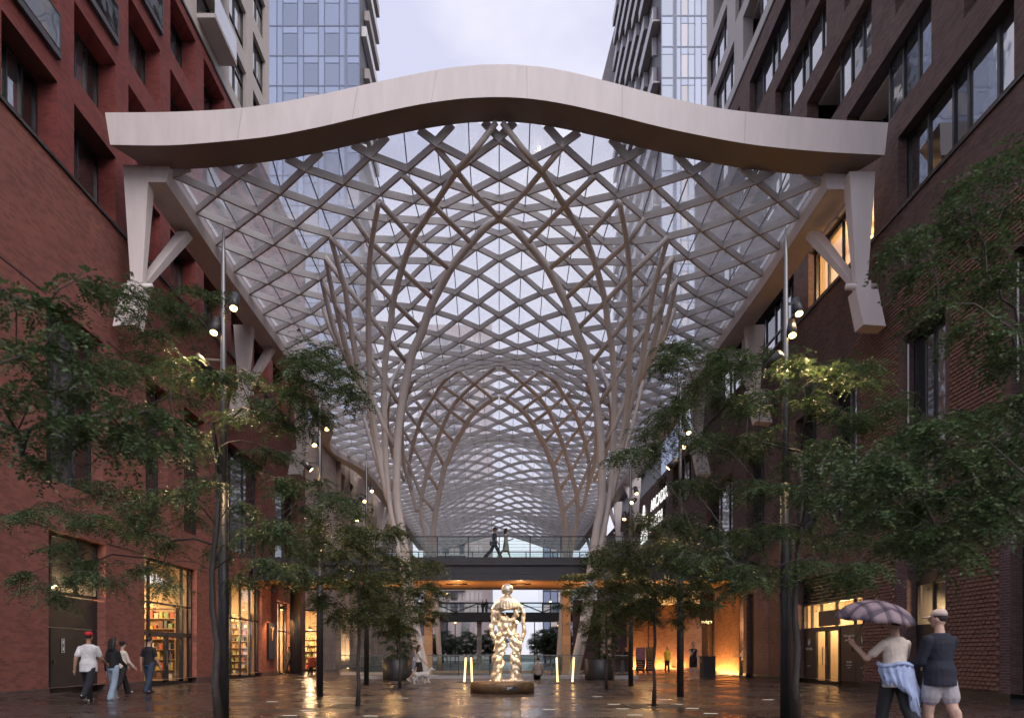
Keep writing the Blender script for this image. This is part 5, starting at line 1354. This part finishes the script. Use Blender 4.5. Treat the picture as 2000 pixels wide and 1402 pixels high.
# arms
for pth, r0 in (([(972,1176),(966,1186),(963,1198),(964,1212),(960,1224),(961,1240),(968,1248)], .06), ([(1010,1176),(1017,1186),(1023,1198),(1022,1212),(1024,1228),(1022,1242),(1017,1250)], .05)):
    for h in range(3):
        P = spl([sp(x+rs.uniform(-2,2), y, .05*math.sin(h*2.1)) for x, y in pth], 5); sb.tube(P, [r0*(.75+.5*abs(math.sin(i*.6+h))) for i in range(len(P))], 8)
for k in range(5):
    a = sp(961+k*2,1243); sb.tube([a, a+Vector((.02,-.03,-.10)), a+Vector((.05,-.04,-.16))], [.02,.018,.012], 6)
    a = sp(1013+k*2.4,1246); sb.tube([a, a+Vector((-.02,-.03,-.10)), a+Vector((-.05,-.03,-.15))], [.02,.018,.012], 6)
for k in range(30):
    x = rs.uniform(966,1012); y = rs.uniform(1190,1242)
    if 994 < x < 1003 and 1236 < y: continue
    sb.sphere(sp(x, y, rs.uniform(-.14,.14)), (rs.uniform(.02,.05), rs.uniform(.02,.05), rs.uniform(.03,.08)), 8, 6)
for k in range(40):
    a = rs.uniform(0, 6.28); r_ = rs.uniform(0,.55); sb.sphere((SX+.12+math.cos(a)*r_, SD_+math.sin(a)*r_*.7, .38), (rs.uniform(.05,.1), rs.uniform(.05,.1), .035), 8, 6)
sb.tube([sp(990,1178), sp(990,1170), sp(990,1158)], [.2,.12,.075], 12)
for s_ in (-1, 1): sb.tube(spl([sp(990+s_*2,1163), sp(990+s_*8,1170), sp(990+s_*19,1178), sp(990+s_*25,1190)], 4), [.05,.06,.07,.075,.08,.08,.08,.08,.08,.075,.07,.07,.06], 9)
remeshed(sb, 'figure', M['bronze'], ST, .0135, 1, local=False)
q = MB(); q.sphere(sp(990.5,1151), .19, 32, 20); q.build('ball_head', M['bronze'], ST, True)
# ================================================================== people
SK = [pm('skin_light', (.52,.33,.25), .55, var=.08), pm('skin_tan', (.36,.20,.13), .55, var=.08), pm('skin_brown', (.20,.11,.07), .55, var=.08)]
def cloth(name, c, rough=.85): return pm(name, c, rough, var=.2, scale=6, bump=.9, bscale=9)
CLO = dict(white=cloth('white_cotton', (.68,.66,.66)), black=cloth('black_cloth', (.016,.016,.019)), denim=cloth('light_denim', (.33,.42,.52)), navy=cloth('dark_denim', (.035,.055,.10)),
           cream=cloth('cream_knit', (.66,.57,.50)), bluejersey=cloth('pale_blue_shirt', (.36,.44,.66)), grey=cloth('grey_shorts', (.37,.34,.37)), red=cloth('red_cap_cloth', (.55,.02,.03)), tan=cloth('tan_cap_cloth', (.55,.43,.38)),
           hivis=cloth('hi_vis_yellow', (.62,.55,.03)), midnight=cloth('midnight_sweater', (.012,.014,.028)), dress=cloth('pale_dress', (.55,.52,.46)), taupe=cloth('taupe_shirt', (.33,.27,.24)), rust=cloth('dark_red_top', (.22,.03,.02)), hair=pm('dark_hair', (.014,.011,.010), .5, var=.3, scale=30, stretch=(1,1,.1)), shoe=pm('pale_shoe', (.6,.56,.52), .5), bshoe=pm('black_shoe', (.02,.02,.02), .5), bag=pm('bag_leather', (.03,.022,.02), .5))
def person(label, loc, rz, H=1.74, build=1.0, legs=((18,4),(-16,22)), arms=((-14,8,14),(14,8,18)), lean=0, head=(0,0), skin=0,
           top=('white','short'), bottom=('black','long'), hair='short', hat=None, shoes='shoe', fem=False, vox=.014, sit=None, group=None, face=False, cat='person', tuck=True, hairmat='hair'):
    """local frame: facing +Y, up +Z; angles in degrees. legs = (forward swing, knee bend) for left/right; arms = (swing, spread, elbow)"""
    t = thing('person', label, cat, loc, rz or .0001, group)
    h = H; b = build
    th, sh, fh = .245*h, .245*h, .045*h
    def dirv(a): return Vector((0, math.sin(R(a)), -math.cos(R(a))))
    reach = [th*math.cos(R(a))+sh*math.cos(R(a-k)) for a, k in legs]
    hz = (max(reach)+fh) if sit is None else sit
    hip = Vector((0, 0, hz)); J = []
    for s, (a, k) in zip((-1, 1), legs):
        p0 = hip+Vector((s*.052*h, 0, 0)); p1 = p0+dirv(a)*th; p2 = p1+dirv(a-k)*sh; J.append((p0, p1, p2, a-k))
    ln = Matrix.Rotation(R(-lean), 4, 'X')
    def T(x, y, z): return hip+ln @ Vector((x*h, y*h, z*h))
    sw = (.098 if fem else .112)*b
    A = []
    for s, (a, sp_, e) in zip((-1, 1), arms):
        p0 = T(s*sw*.94, -.004, .250)
        u = Vector((s*math.sin(R(sp_)), math.sin(R(a))*math.cos(R(sp_)), -math.cos(R(a))*math.cos(R(sp_)))); f = Vector((s*math.sin(R(sp_))*.4, math.sin(R(a+e)), -math.cos(R(a+e)))).normalized()
        p1 = p0+u*.165*h; p2 = p1+f*.145*h; A.append((p0, p1, p2, f, u))
    # ---- body: one continuous skin
    m = MB()
    rg_ = [(-.045,.078,.060),(.0,.092,.066),(.04,.088,.064),(.10,.074 if fem else .080,.054),(.17,.082,.060),(.23,.090,.062),(.275,.086,.052),(.30,.055,.042)]
    m.loft([(T(0,0,z), rx*h*b, ry*h*b) for z, rx, ry in rg_], 16)
    m.cap(T(0,-.004,.29), T(0,.004,.365), .033*h*b, .030*h, 10)
    hc = T(head[0]*.01, .014, .412); hr = Matrix.Rotation(R(head[1]), 3, 'Z')
    def HP(x, y, z): return hc+hr @ Vector((x*h, y*h, z*h))
    m.sphere(hc, (.046*h, .056*h, .068*h), 14, 10, rot=hr); m.sphere(HP(0,.018,-.032), (.031*h,.032*h,.034*h), 12, 8, rot=hr)
    m.sphere(HP(0,.055,-.008), (.008*h,.013*h,.014*h), 8, 6, rot=hr)
    for s in (-1, 1): m.sphere(HP(s*.044,-.004,-.006), (.008*h,.013*h,.019*h), 8, 6, rot=hr)
    for p0, p1, p2, ang in J:
        m.cap(p0, p1, .052*h*b, .036*h*b); m.cap(p1, p2, .036*h*b, .022*h)
        if bottom[1] in ('short', 'skirt'): m.sphere(p1+(p2-p1)*.3+Vector((0,-.008*h,0)), (.032*h,.034*h,.06*h), 10, 8)
        m.cap(p2, p2+Vector((0,.07*h,-.022*h)), .024*h, .018*h)
    for (p0, p1, p2, f, u), s in zip(A, (-1, 1)):
        m.cap(p0, p1, .031*h*b, .024*h*b); m.cap(p1, p2, .025*h*b, .017*h)
        pc = p2+f*.03*h; sd = Vector((1,0,0)); fw = f.cross(sd).normalized()
        m.sphere(pc, (.012*h,.024*h,.028*h), 10, 8, rot=(f.to_track_quat('Z','X')).to_matrix() @ Matrix.Rotation(R(90), 3, 'Z'))
        for j in range(4):
            o_ = fw*((j-1.5)*.0105*h); q0 = pc+f*.02*h+o_; q1 = q0+f*(.024,.029,.027,.02)[j]*h-sd*s*.004*h; q2 = q1+f*(.016,.02,.018,.013)[j]*h-sd*s*.012*h
            m.tube([q0,q1,q2], [.0056*h,.0052*h,.004*h], 6)
        q0 = pc-f*.012*h+fw*(-.02*h); m.tube([q0, q0+f*.022*h-fw*.014*h, q0+f*.042*h-fw*.012*h], [.0065*h,.006*h,.0045*h], 6)
    remeshed(m, 'body', SK[skin], t, vox, 1)
    if face:
        for s in (-1, 1):
            q = MB(); q.sphere(HP(s*.018,.047,.002), (.007*h,.004*h,.004*h), 8, 6); q.build('eye', CLO['hair'], t, True, local=True)
        q = MB(); q.sphere(HP(0,.052,-.034), (.013*h,.004*h,.003*h), 8, 6); q.build('mouth', CLO['rust'], t, True, local=True)
    # ---- clothes
    if top:
        m = MB(); e = .010*h; lowz = {'tank': -.03, 'crop': .06}.get(top[1], -.05 if not tuck else -.03)
        rr = [(z, rx, ry) for z, rx, ry in [(-.055,.098,.074),(-.02,.099,.075),(.04,.095,.072),(.10,.086,.064),(.17,.092,.068),(.23,.101,.069),(.258,.106,.060),(.280,.092,.054),(.296,.066,.048),(.306,.042,.042)] if z >= lowz-.006]
        if not tuck: rr = [(-.085,.106,.088),(-.06,.107,.087)]+[(z, max(rx, .106), max(ry, .082)) if z < .09 else (z, rx, ry) for z, rx, ry in rr if z > -.05]
        m.loft([(T(0,0,z), rx*h*b+.3*e, ry*h*b+.5*e) for z, rx, ry in rr], 18)
        for p0, p1, p2, f, u in A:
            if top[1] in ('short', 'tee'): m.cap(p0, p0+(p1-p0)*.66, .033*h*b, .0345*h*b)
            elif top[1] == 'long': m.cap(p0, p1, .0365*h*b, .034*h*b); m.cap(p1, p1+(p2-p1)*.93, .034*h*b, .025*h)
            else: m.sphere(p0, .036*h*b, 8, 6)
        remeshed(m, 'shirt' if top[1] != 'dress' else 'dress', CLO[top[0]], t, vox, 1)
    m = MB()
    m.loft([(T(0,0,z), rx*h*b, ry*h*b) for z, rx, ry in [(-.06,.088,.072),(-.03,.099,.076),(.0,.101,.077),(.035,.095,.070),(.05,.092,.068)]], 16)
    if bottom[1] == 'skirt':
        m = MB(); m.loft([(Vector((0,0,hz-.25*h)), .125*h, .11*h), (Vector((0,0,hz-.1*h)), .112*h, .098*h), (Vector((0,0,hz)), .1*h, .08*h), (Vector((0,0,hz+.06*h)), .085*h, .066*h)], 18)
    for p0, p1, p2, ang in J:
        if bottom[1] == 'long': m.cap(p0, p1, .060*h*b, .050*h*b); m.cap(p1, p2+(p2-p1)*.06, .050*h*b, .040*h*b)
        elif bottom[1] == 'wide': m.cap(p0, p1, .060*h*b, .053*h*b); m.cap(p1, p2+(p2-p1)*.10, .052*h*b, .052*h)
        elif bottom[1] == 'short': m.cap(p0, p0+(p1-p0)*.72, .062*h*b, .060*h*b)
    remeshed(m, {'short': 'shorts', 'skirt': 'skirt'}.get(bottom[1], 'trousers'), CLO[bottom[0]], t, vox, 1)
    for p0, p1, p2, ang in J:
        up = max(-35, min(35, ang*.9)); fr = Matrix.Rotation(R(up if ang < 0 else up*.5), 3, 'X'); m = MB()
        m.sphere(p2+fr @ Vector((0,.035*h,-.024*h)), (.028*h,.080*h,.022*h), 12, 8, rot=fr); m.sphere(p2+fr @ Vector((0,-.012*h,-.018*h)), (.026*h,.034*h,.028*h), 10, 8, rot=fr)
        remeshed(m, 'shoe', CLO[shoes], t, max(.01, vox*.8), 1)
    # ---- hair, hats
    m = MB()
    if hair:
        m.sphere(HP(0,-.010,.014), (.049*h,.054*h,.060*h), 14, 10, rot=hr)
        if hair in ('long', 'curly'):
            P = [HP(0,-.03,.02), HP(0,-.05,-.05), HP(0,-.058,-.12), HP(0,-.058,-.19 if hair == 'long' else -.12)]
            for k in range(5): m.tube([p+hr @ Vector(((k-2)*.017*h,0,0)) for p in P], [.03*h,.032*h,.03*h,.014*h], 8)
        if hair == 'curly':
            rc = random.Random(3)
            for k in range(30):
                a = rc.uniform(0, 6.28); m.sphere(HP(math.cos(a)*.045, -.02+math.sin(a)*.04, rc.uniform(-.09,.06)), rc.uniform(.014,.022)*h, 7, 5)
        remeshed(m, 'hair', CLO[hairmat], t, max(.012, vox), 1)
    if hat:
        m = MB(); m.loft([(HP(0,-.006,.020), .053*h, .060*h), (HP(0,-.008,.045), .051*h, .057*h), (HP(0,-.010,.066), .038*h, .043*h), (HP(0,-.012,.073), .014*h, .016*h)], 18)
        ho = m.build('cap', CLO[hat], t, True, local=True)
        m = MB(); n = 9; vs = []
        for k in range(n):
            a = math.pi*(.15+.7*k/(n-1)); vs += [HP(math.cos(a)*.052, -.006+math.sin(a)*.058, .024), HP(math.cos(a)*.050, .0+math.sin(a)*.108, .012), HP(math.cos(a)*.050, .0+math.sin(a)*.106, .006), HP(math.cos(a)*.052, -.006+math.sin(a)*.056, .018)]
        fs = []
        for k in range(n-1):
            for j in range(4): fs.append((k*4+j, k*4+(j+1) % 4, (k+1)*4+(j+1) % 4, (k+1)*4+j))
        m.add(vs, fs); m.build('brim', CLO[hat], ho, True, local=True)
    return t, dict(J=J, A=A, T=T, HP=HP, hz=hz, h=h)
def onpx(px, D): return ((px-CX)/F*D, D, 0)
# left group walking away
person('man in white tee, black trousers and red cap walking by the service door', onpx(173,17.4), R(6), 1.80, 1.08, ((20,6),(-20,26)), ((-22,10,20),(20,12,40)), skin=1, top=('white','short'), bottom=('black','long'), hat='red', hair='short', tuck=False)
person('woman with long dark hair, black top and light jeans walking behind the capped man', onpx(221,18.3), R(-8), 1.66, .92, ((12,3),(-10,10)), ((-10,8,20),(14,10,40)), skin=0, top=('black','long'), bottom=('denim','wide'), hair='long', fem=True)
person('person in black hat, pale sleeves and black trousers, half hidden by the long-haired woman', onpx(239,20.8), R(-20), 1.64, .92, ((22,4),(-18,20)), ((-16,8,20),(16,10,30)), skin=0, top=('cream','long'), bottom=('black','wide'), hair='short', hat='black', fem=True)
person('man in black tee and dark jeans walking towards the shop doors', onpx(291,21.3), R(-14), 1.75, 1.0, ((10,3),(-10,12)), ((-6,16,14),(10,10,20)), skin=0, top=('black','short'), bottom=('navy','long'), shoes='bshoe', hair='short')
# near right pair
_, U = person('person in cream tee with a pale blue shirt tied at the waist, under the umbrella', onpx(1748,9.3), R(14), 1.76, 1.0, ((14,4),(-14,16)), ((40,24,95),(26,14,60)), skin=0, top=('cream','short'), bottom=('black','long'), hair='short', vox=.011, tuck=False)
UT = bpy.data.objects['person.004'] if 'person.004' in bpy.data.objects else None
person('man in tan cap, midnight sweater and grey shorts at the right edge', onpx(1835,9.15), R(16), 1.80, 1.12, ((10,3),(-14,12)), ((16,7,40),(22,7,50)), head=(0,28), skin=0, top=('midnight','long'), bottom=('grey','short'), hat='tan', hair='short', shoes='shoe', vox=.011, tuck=False)
# shirt tied at the waist: a wrap that hangs at the back
ux, uy, _z = onpx(1748,9.3)
ts = thing('tied_shirt', 'pale blue shirt tied round the waist of the person under the umbrella', 'shirt', (ux, uy, .6))
m = MB(); n = 26
for i in range(n+1):
    a = -math.pi*.02+math.pi*1.04*i/n+math.pi
    fold = .018*math.sin(i*1.9); x = ux+math.cos(a)*(.205+fold); y = uy+math.sin(a)*(.165+fold)
    u = i/n; drop = .20+.42*math.exp(-((u-.72)/.22)**2)
    m.v += [(x,y,1.09), (ux+math.cos(a)*(.225+fold), uy+math.sin(a)*(.185+fold), 1.0), (x+.02*math.sin(i*.9)+.05*u, y-.035, 1.0-drop*.5), (x+.035*math.sin(i*1.1)+.12*u, y-.05+.02*math.sin(i*2.3), 1.0-drop)]
    if i:
        for j in range(3): m.f.append([(i-1)*4+j, (i-1)*4+j+1, i*4+j+1, i*4+j]); m.m.append(0)
o = m.build('draped_cloth', CLO['bluejersey'], ts, True); sd_ = o.modifiers.new('s','SOLIDIFY'); sd_.thickness = .02
q = MB(); q.tube(spl([Vector((ux+math.cos(a)*.21, uy+math.sin(a)*.17, 1.08+.02*math.sin(3*a))) for a in [k*.4 for k in range(17)]], 3), .028, 8); q.build('tied_sleeves', CLO['bluejersey'], ts, True)
# umbrella
def plaid():
    m, t, o = new_mat('plaid_umbrella_cloth'); tc_ = N(t, 'ShaderNodeTexCoord'); sp_ = N(t, 'ShaderNodeSeparateXYZ', {0: tc_.outputs['Object']})
    cols = None; prev = None
    for ax, sc, ph in ((0, 5.2, .0), (1, 5.2, .4)):
        mu = N(t, 'ShaderNodeMath', {0: sp_.outputs[ax], 1: sc}, operation='MULTIPLY'); ad = N(t, 'ShaderNodeMath', {0: mu.outputs[0], 1: ph+20}, operation='ADD'); fr = N(t, 'ShaderNodeMath', {0: ad.outputs[0]}, operation='FRACT')
        cp = N(t, 'ShaderNodeValToRGB', {0: fr.outputs[0]}); cp.color_ramp.interpolation = 'CONSTANT'
        e = cp.color_ramp.elements; e[0].color = (1,1,1,1); e[0].position = 0; e[1].position = .45; e[1].color = (.34,.32,.40,1); x = e.new(.72); x.color = (.72,.68,.72,1); x = e.new(.86); x.color = (1,1,1,1)
        if prev is None: prev = cp.outputs[0]
        else: prev = N(t, 'ShaderNodeMixRGB', {0: 1, 1: prev, 2: cp.outputs[0]}, blend_type='MULTIPLY').outputs[0]
    mm = N(t, 'ShaderNodeMixRGB', {0: 1, 1: prev, 2: (.27,.20,.22,1)}, blend_type='MULTIPLY')
    b = N(t, 'ShaderNodeBsdfPrincipled', {'Base Color': mm.outputs[0], 'Roughness': .6}); t.links.new(b.outputs[0], o.inputs[0]); return m
ucx, ucy, ucz = (1712-CX)/F*9.2, 9.2, at(0,1172,9.2).z
um = thing('umbrella', 'open plaid umbrella held over the person in the cream tee', 'umbrella', (ucx, ucy, ucz))
tilt = Matrix.Translation((ucx,ucy,ucz)) @ Matrix.Rotation(R(5), 4, 'Y') @ Matrix.Rotation(R(6), 4, 'X')
m = MB(); ns, nr = 32, 8
for j in range(nr+1):
    u = j/nr
    for k in range(ns):
        a = 2*math.pi*k/ns; sc = 1-.07*u*abs(math.sin(4*a))
        rr = .51*math.sin(u*1.35)/math.sin(1.35)*sc; z = -.30*(1-math.cos(u*1.35))/(1-math.cos(1.35))-.028*u*u*(abs(math.sin(4*a))-1)
        m.v.append(tuple(tilt @ Vector((rr*math.cos(a), rr*math.sin(a), z))))
        if j: m.f.append([(j-1)*ns+k, (j-1)*ns+(k+1) % ns, j*ns+(k+1) % ns, j*ns+k]); m.m.append(0)
o = m.build('canopy_cloth', plaid(), um, True); sd_ = o.modifiers.new('s','SOLIDIFY'); sd_.thickness = .004
hand = Matrix.Translation((ux,uy,0)) @ Matrix.Rotation(R(14), 4, 'Z') @ (U['A'][0][2]+U['A'][0][3]*.05)
q = MB(); q.tube([tilt @ Vector((0,0,.05)), hand+Vector((0,0,.0)), hand+Vector((0,0,-.12))], [.008,.009,.012], 8); q.build('shaft', M['blackmetal'], um, True)
for k in range(8):
    a = 2*math.pi*k/8+math.pi/8*0; q = MB()
    q.tube([tilt @ Vector((.51*math.sin(u*1.35)/math.sin(1.35)*math.cos(a)*.985, .51*math.sin(u*1.35)/math.sin(1.35)*math.sin(a)*.985, -.30*(1-math.cos(u*1.35))/(1-math.cos(1.35))-.012+.028*u*u)) for u in (0,.25,.5,.75,1)], .003, 4); q.build('rib', M['silver'], um)
# others across the plaza
person('woman in white tee and dark skirt with dark ponytail walking the dog', onpx(818,29.0), R(-78), 1.66, .92, ((24,4),(-22,24)), ((-8,8,20),(24,8,20)), skin=0, top=('white','short'), bottom=('black','skirt'), hair='long', fem=True)
person('man in black tank top and shorts standing by the lit brick pier', onpx(1354,33.9), R(200), 1.80, 1.0, ((4,2),(-4,4)), ((8,10,30),(34,8,96)), skin=0, top=('black','tank'), bottom=('black','short'), hair='short', face=True, tuck=False)
person('guard in yellow hi-vis vest standing before the lit brick wall', onpx(1303,49.0), R(190), 1.76, 1.0, ((4,2),(-4,4)), ((6,8,20),(6,8,30)), skin=1, top=('hivis','tank'), bottom=('black','long'), hair='short', shoes='bshoe', vox=.02, face=True, tuck=False)
person('person in pale shirt leaning in the doorway by the lit brick pier', (13.35, 37.2, 0), R(100), 1.74, 1.0, ((10,4),(-6,6)), ((30,8,60),(30,8,60)), skin=0, top=('cream','short'), bottom=('black','long'), hair='short', vox=.02)
person('person in taupe shirt sitting with back turned by the glass guard', onpx(1051,32.9), R(4), 1.72, 1.05, ((80,80),(76,80)), ((20,8,50),(20,8,50)), skin=0, sit=.26, top=('taupe','short'), bottom=('black','long'), hair='short', vox=.018)
zb = 6.3
for lab, px, D, rz, kw in (('man in dark clothes with a hip bag striding over the near footbridge', 966, 36.7, -90, dict(H=1.78, top=('navy','short'), bottom=('black','wide'), hair='short', hat='black', legs=((26,4),(-24,20)))),
                           ('woman in pale dress with curly dark hair on the near footbridge', 988, 36.6, -84, dict(H=1.68, build=.9, fem=True, top=('dress','short'), bottom=('dress','skirt'), hair='curly', legs=((20,4),(-20,22)), arms=((20,8,90),(-14,8,10))))):
    x, y, _ = onpx(px, D); person(lab, (x, y, zb), R(rz), vox=.018, skin=1, **kw)
for i, (px, lab) in enumerate(((943,'left figure of the dark pair on the far truss bridge'), (950,'right and taller figure of the dark pair on the far truss bridge'))):
    x, y, _ = onpx(px, 88.4); person(lab, (x, y, 6.55), R(180), 1.66+.12*i, top=('black','long'), bottom=('black','long'), legs=((3,2),(-3,3)), arms=((4,6,10),(4,6,10)), vox=.035, skin=2)
person('dark figure in the narrow lit entrance past the shops', (-13.0, 42.2, 0), R(120), 1.7, top=('black','long'), bottom=('black','long'), vox=.025, skin=1)
person('seated figure in dark red by the lamp-lit cafe on the left', (-11.3, 41.2, 0), R(30), 1.7, sit=.5, legs=((82,82),(80,84)), top=('rust','long'), bottom=('black','long'), vox=.022, skin=1)
for i, px in enumerate((1207, 1224)):
    x, y, _ = onpx(px, 43.5); person(['left of two dark figures behind the right planter', 'right of two dark figures behind the right planter'][i], (x, y, 0), R(170-30*i), 1.66, top=('black','long'), bottom=('black','long'), legs=((4,2),(-3,4)), vox=.025, skin=1)
# hip bag of the bridge man, phone-free; dog
bgx, bgy, _ = onpx(961, 36.45)
hb = thing('hip_bag', 'small dark bag at the hip of the man on the footbridge', 'bag', (bgx, bgy, 7.1))
q = MB(); q.loft([((bgx,bgy,7.02),.11,.05),((bgx,bgy,7.05),.13,.06),((bgx,bgy,7.2),.13,.06),((bgx,bgy,7.23),.10,.04)], 12); q.build('pouch', CLO['bag'], hb, True)
q = MB(); q.tube([(bgx-.1,bgy,7.22),(bgx+.05,bgy+.1,7.55),(bgx+.16,bgy+.25,7.68)], .012, 6); q.build('strap', CLO['bag'], hb)
def dog(label, loc, rz):
    t = thing('dog', label, 'dog', loc, rz); m = MB(); rc = random.Random(5)
    m.loft([], 3) if False else None
    for i in range(9):
        u = i/8; y = -.34+.68*u; m.sphere((0,y,.50+.03*math.sin(u*3)), (.125+.035*math.sin(u*2.6), .11, .14+.035*u), 12, 8)
    m.cap((0,.34,.58), (0,.50,.78), .095, .08); m.sphere((0,.55,.84), (.085,.10,.09), 12, 8); m.cap((0,.60,.81), (0,.71,.79), .052, .038)
    for s in (-1, 1):
        m.sphere((s*.09,.53,.80), (.03,.05,.085), 8, 6)
        fa = .10*s; m.cap((s*.08,.28,.46), (s*.08,.28+fa,.24), .06, .042); m.cap((s*.08,.28+fa,.24), (s*.08,.30+fa*1.3,.03), .042, .04); m.sphere((s*.08,.33+fa*1.3,.03), (.045,.06,.03), 8, 6)
        ha = -.12*s; m.cap((s*.085,-.28,.46), (s*.085,-.20+ha,.30), .085, .055); m.cap((s*.085,-.20+ha,.30), (s*.085,-.34+ha,.18), .05, .04); m.cap((s*.085,-.34+ha,.18), (s*.085,-.32+ha,.03), .04, .038); m.sphere((s*.085,-.29+ha,.03), (.045,.06,.03), 8, 6)
    m.cap((0,-.38,.56), (0,-.50,.70), .03, .03); m.sphere((0,-.52,.76), .075, 8, 6)
    for k in range(120):
        u = rc.uniform(0,1); a = rc.uniform(0,6.28); m.sphere((math.cos(a)*.13, -.36+.74*u, .5+math.sin(a)*.15), rc.uniform(.03,.05), 6, 5)
    remeshed(m, 'coat', pm('white_curly_coat', (.68,.63,.60), .9, var=.1, scale=20, bump=.8, bscale=40), t, .016, 1)
    q = MB(); q.sphere((0,.715,.80), (.02,.018,.016), 8, 6); q.build('nose', M['frame'], t, True, local=True)
    for s in (-1, 1):
        q = MB(); q.sphere((s*.045,.625,.865), .012, 8, 6); q.build('eye', M['frame'], t, True, local=True)
    return t
dx, dy, _ = onpx(824, 28.5); dg_ = dog('large white curly-coated dog walking beside the woman in the skirt', (dx, dy, 0), R(-80)); dg_.scale = (.78,.72,.72)
# ================================================================== poster boards and counters
pbm = pm('poster_purple', (.20,.12,.30), .5, var=.5, scale=3)
for i, (px, c) in enumerate(((1251, pbm), (1270, pm('poster_olive', (.10,.09,.06), .5, var=.6, scale=3)))):
    D = 45.0; x = (px-CX)/F*D
    t = thing('poster_board', ['purple poster board standing behind the right light pole', 'dark olive poster board standing behind the small right tree'][i], 'poster board', (x, D, 0))
    q = MB(); q.box(x-.30, x+.30, D-.03, D+.03, .12, 1.68); q.build('frame', M['frame'], t)
    q = MB(); q.box(x-.26, x+.26, D-.036, D-.031, .85, 1.64); q.build('poster', c, t)
    for k in range(4):
        q = MB(); q.box(x-.20, x+.20-(k % 2)*.1, D-.036, D-.031, .26+.14*k, .30+.14*k); q.build('text_line', M['grey_beige'], t)
    for s in (-1, 1):
        q = MB(); q.box(x+s*.2-.03, x+s*.2+.03, D-.2, D+.2, 0, .12); q.build('foot', M['blackmetal'], t)
D = 35.5; x = (1382-CX)/F*D
t = thing('black_counter', 'black counter stand beside the man in the tank top', 'counter', (x, D, 0))
q = MB(); q.box(x-.32, x+.32, D-.3, D+.3, 0, 1.06); q.build('body', M['blackmetal'], t); q = MB(); q.box(x-.35, x+.35, D-.33, D+.33, 1.06, 1.12); q.build('top', M['frame'], t)
# thin lamp posts in the distance
for i, (px, py, D) in enumerate(((873,1160,95),(889,1215,97),(1044,1200,95),(1075,1175,92),(1090,1222,90))):
    p = at(px, py, D)
    t = thing('street_lamp', '%s thin distant street lamp from the left beyond the truss bridge' % ORDW[i], 'street lamp', (p.x, D, 0), 0, 'thin distant lamps')
    q = MB(); q.tube([(p.x,D,0),(p.x,D,p.z-.12)], .07, 6); q.build('post', M['blackmetal'], t); q = MB(); q.sphere((p.x,D,p.z), .16, 8, 6); q.build('globe', M['warm_soft'], t, True)

bpy.data.scenes.remove(TMP)
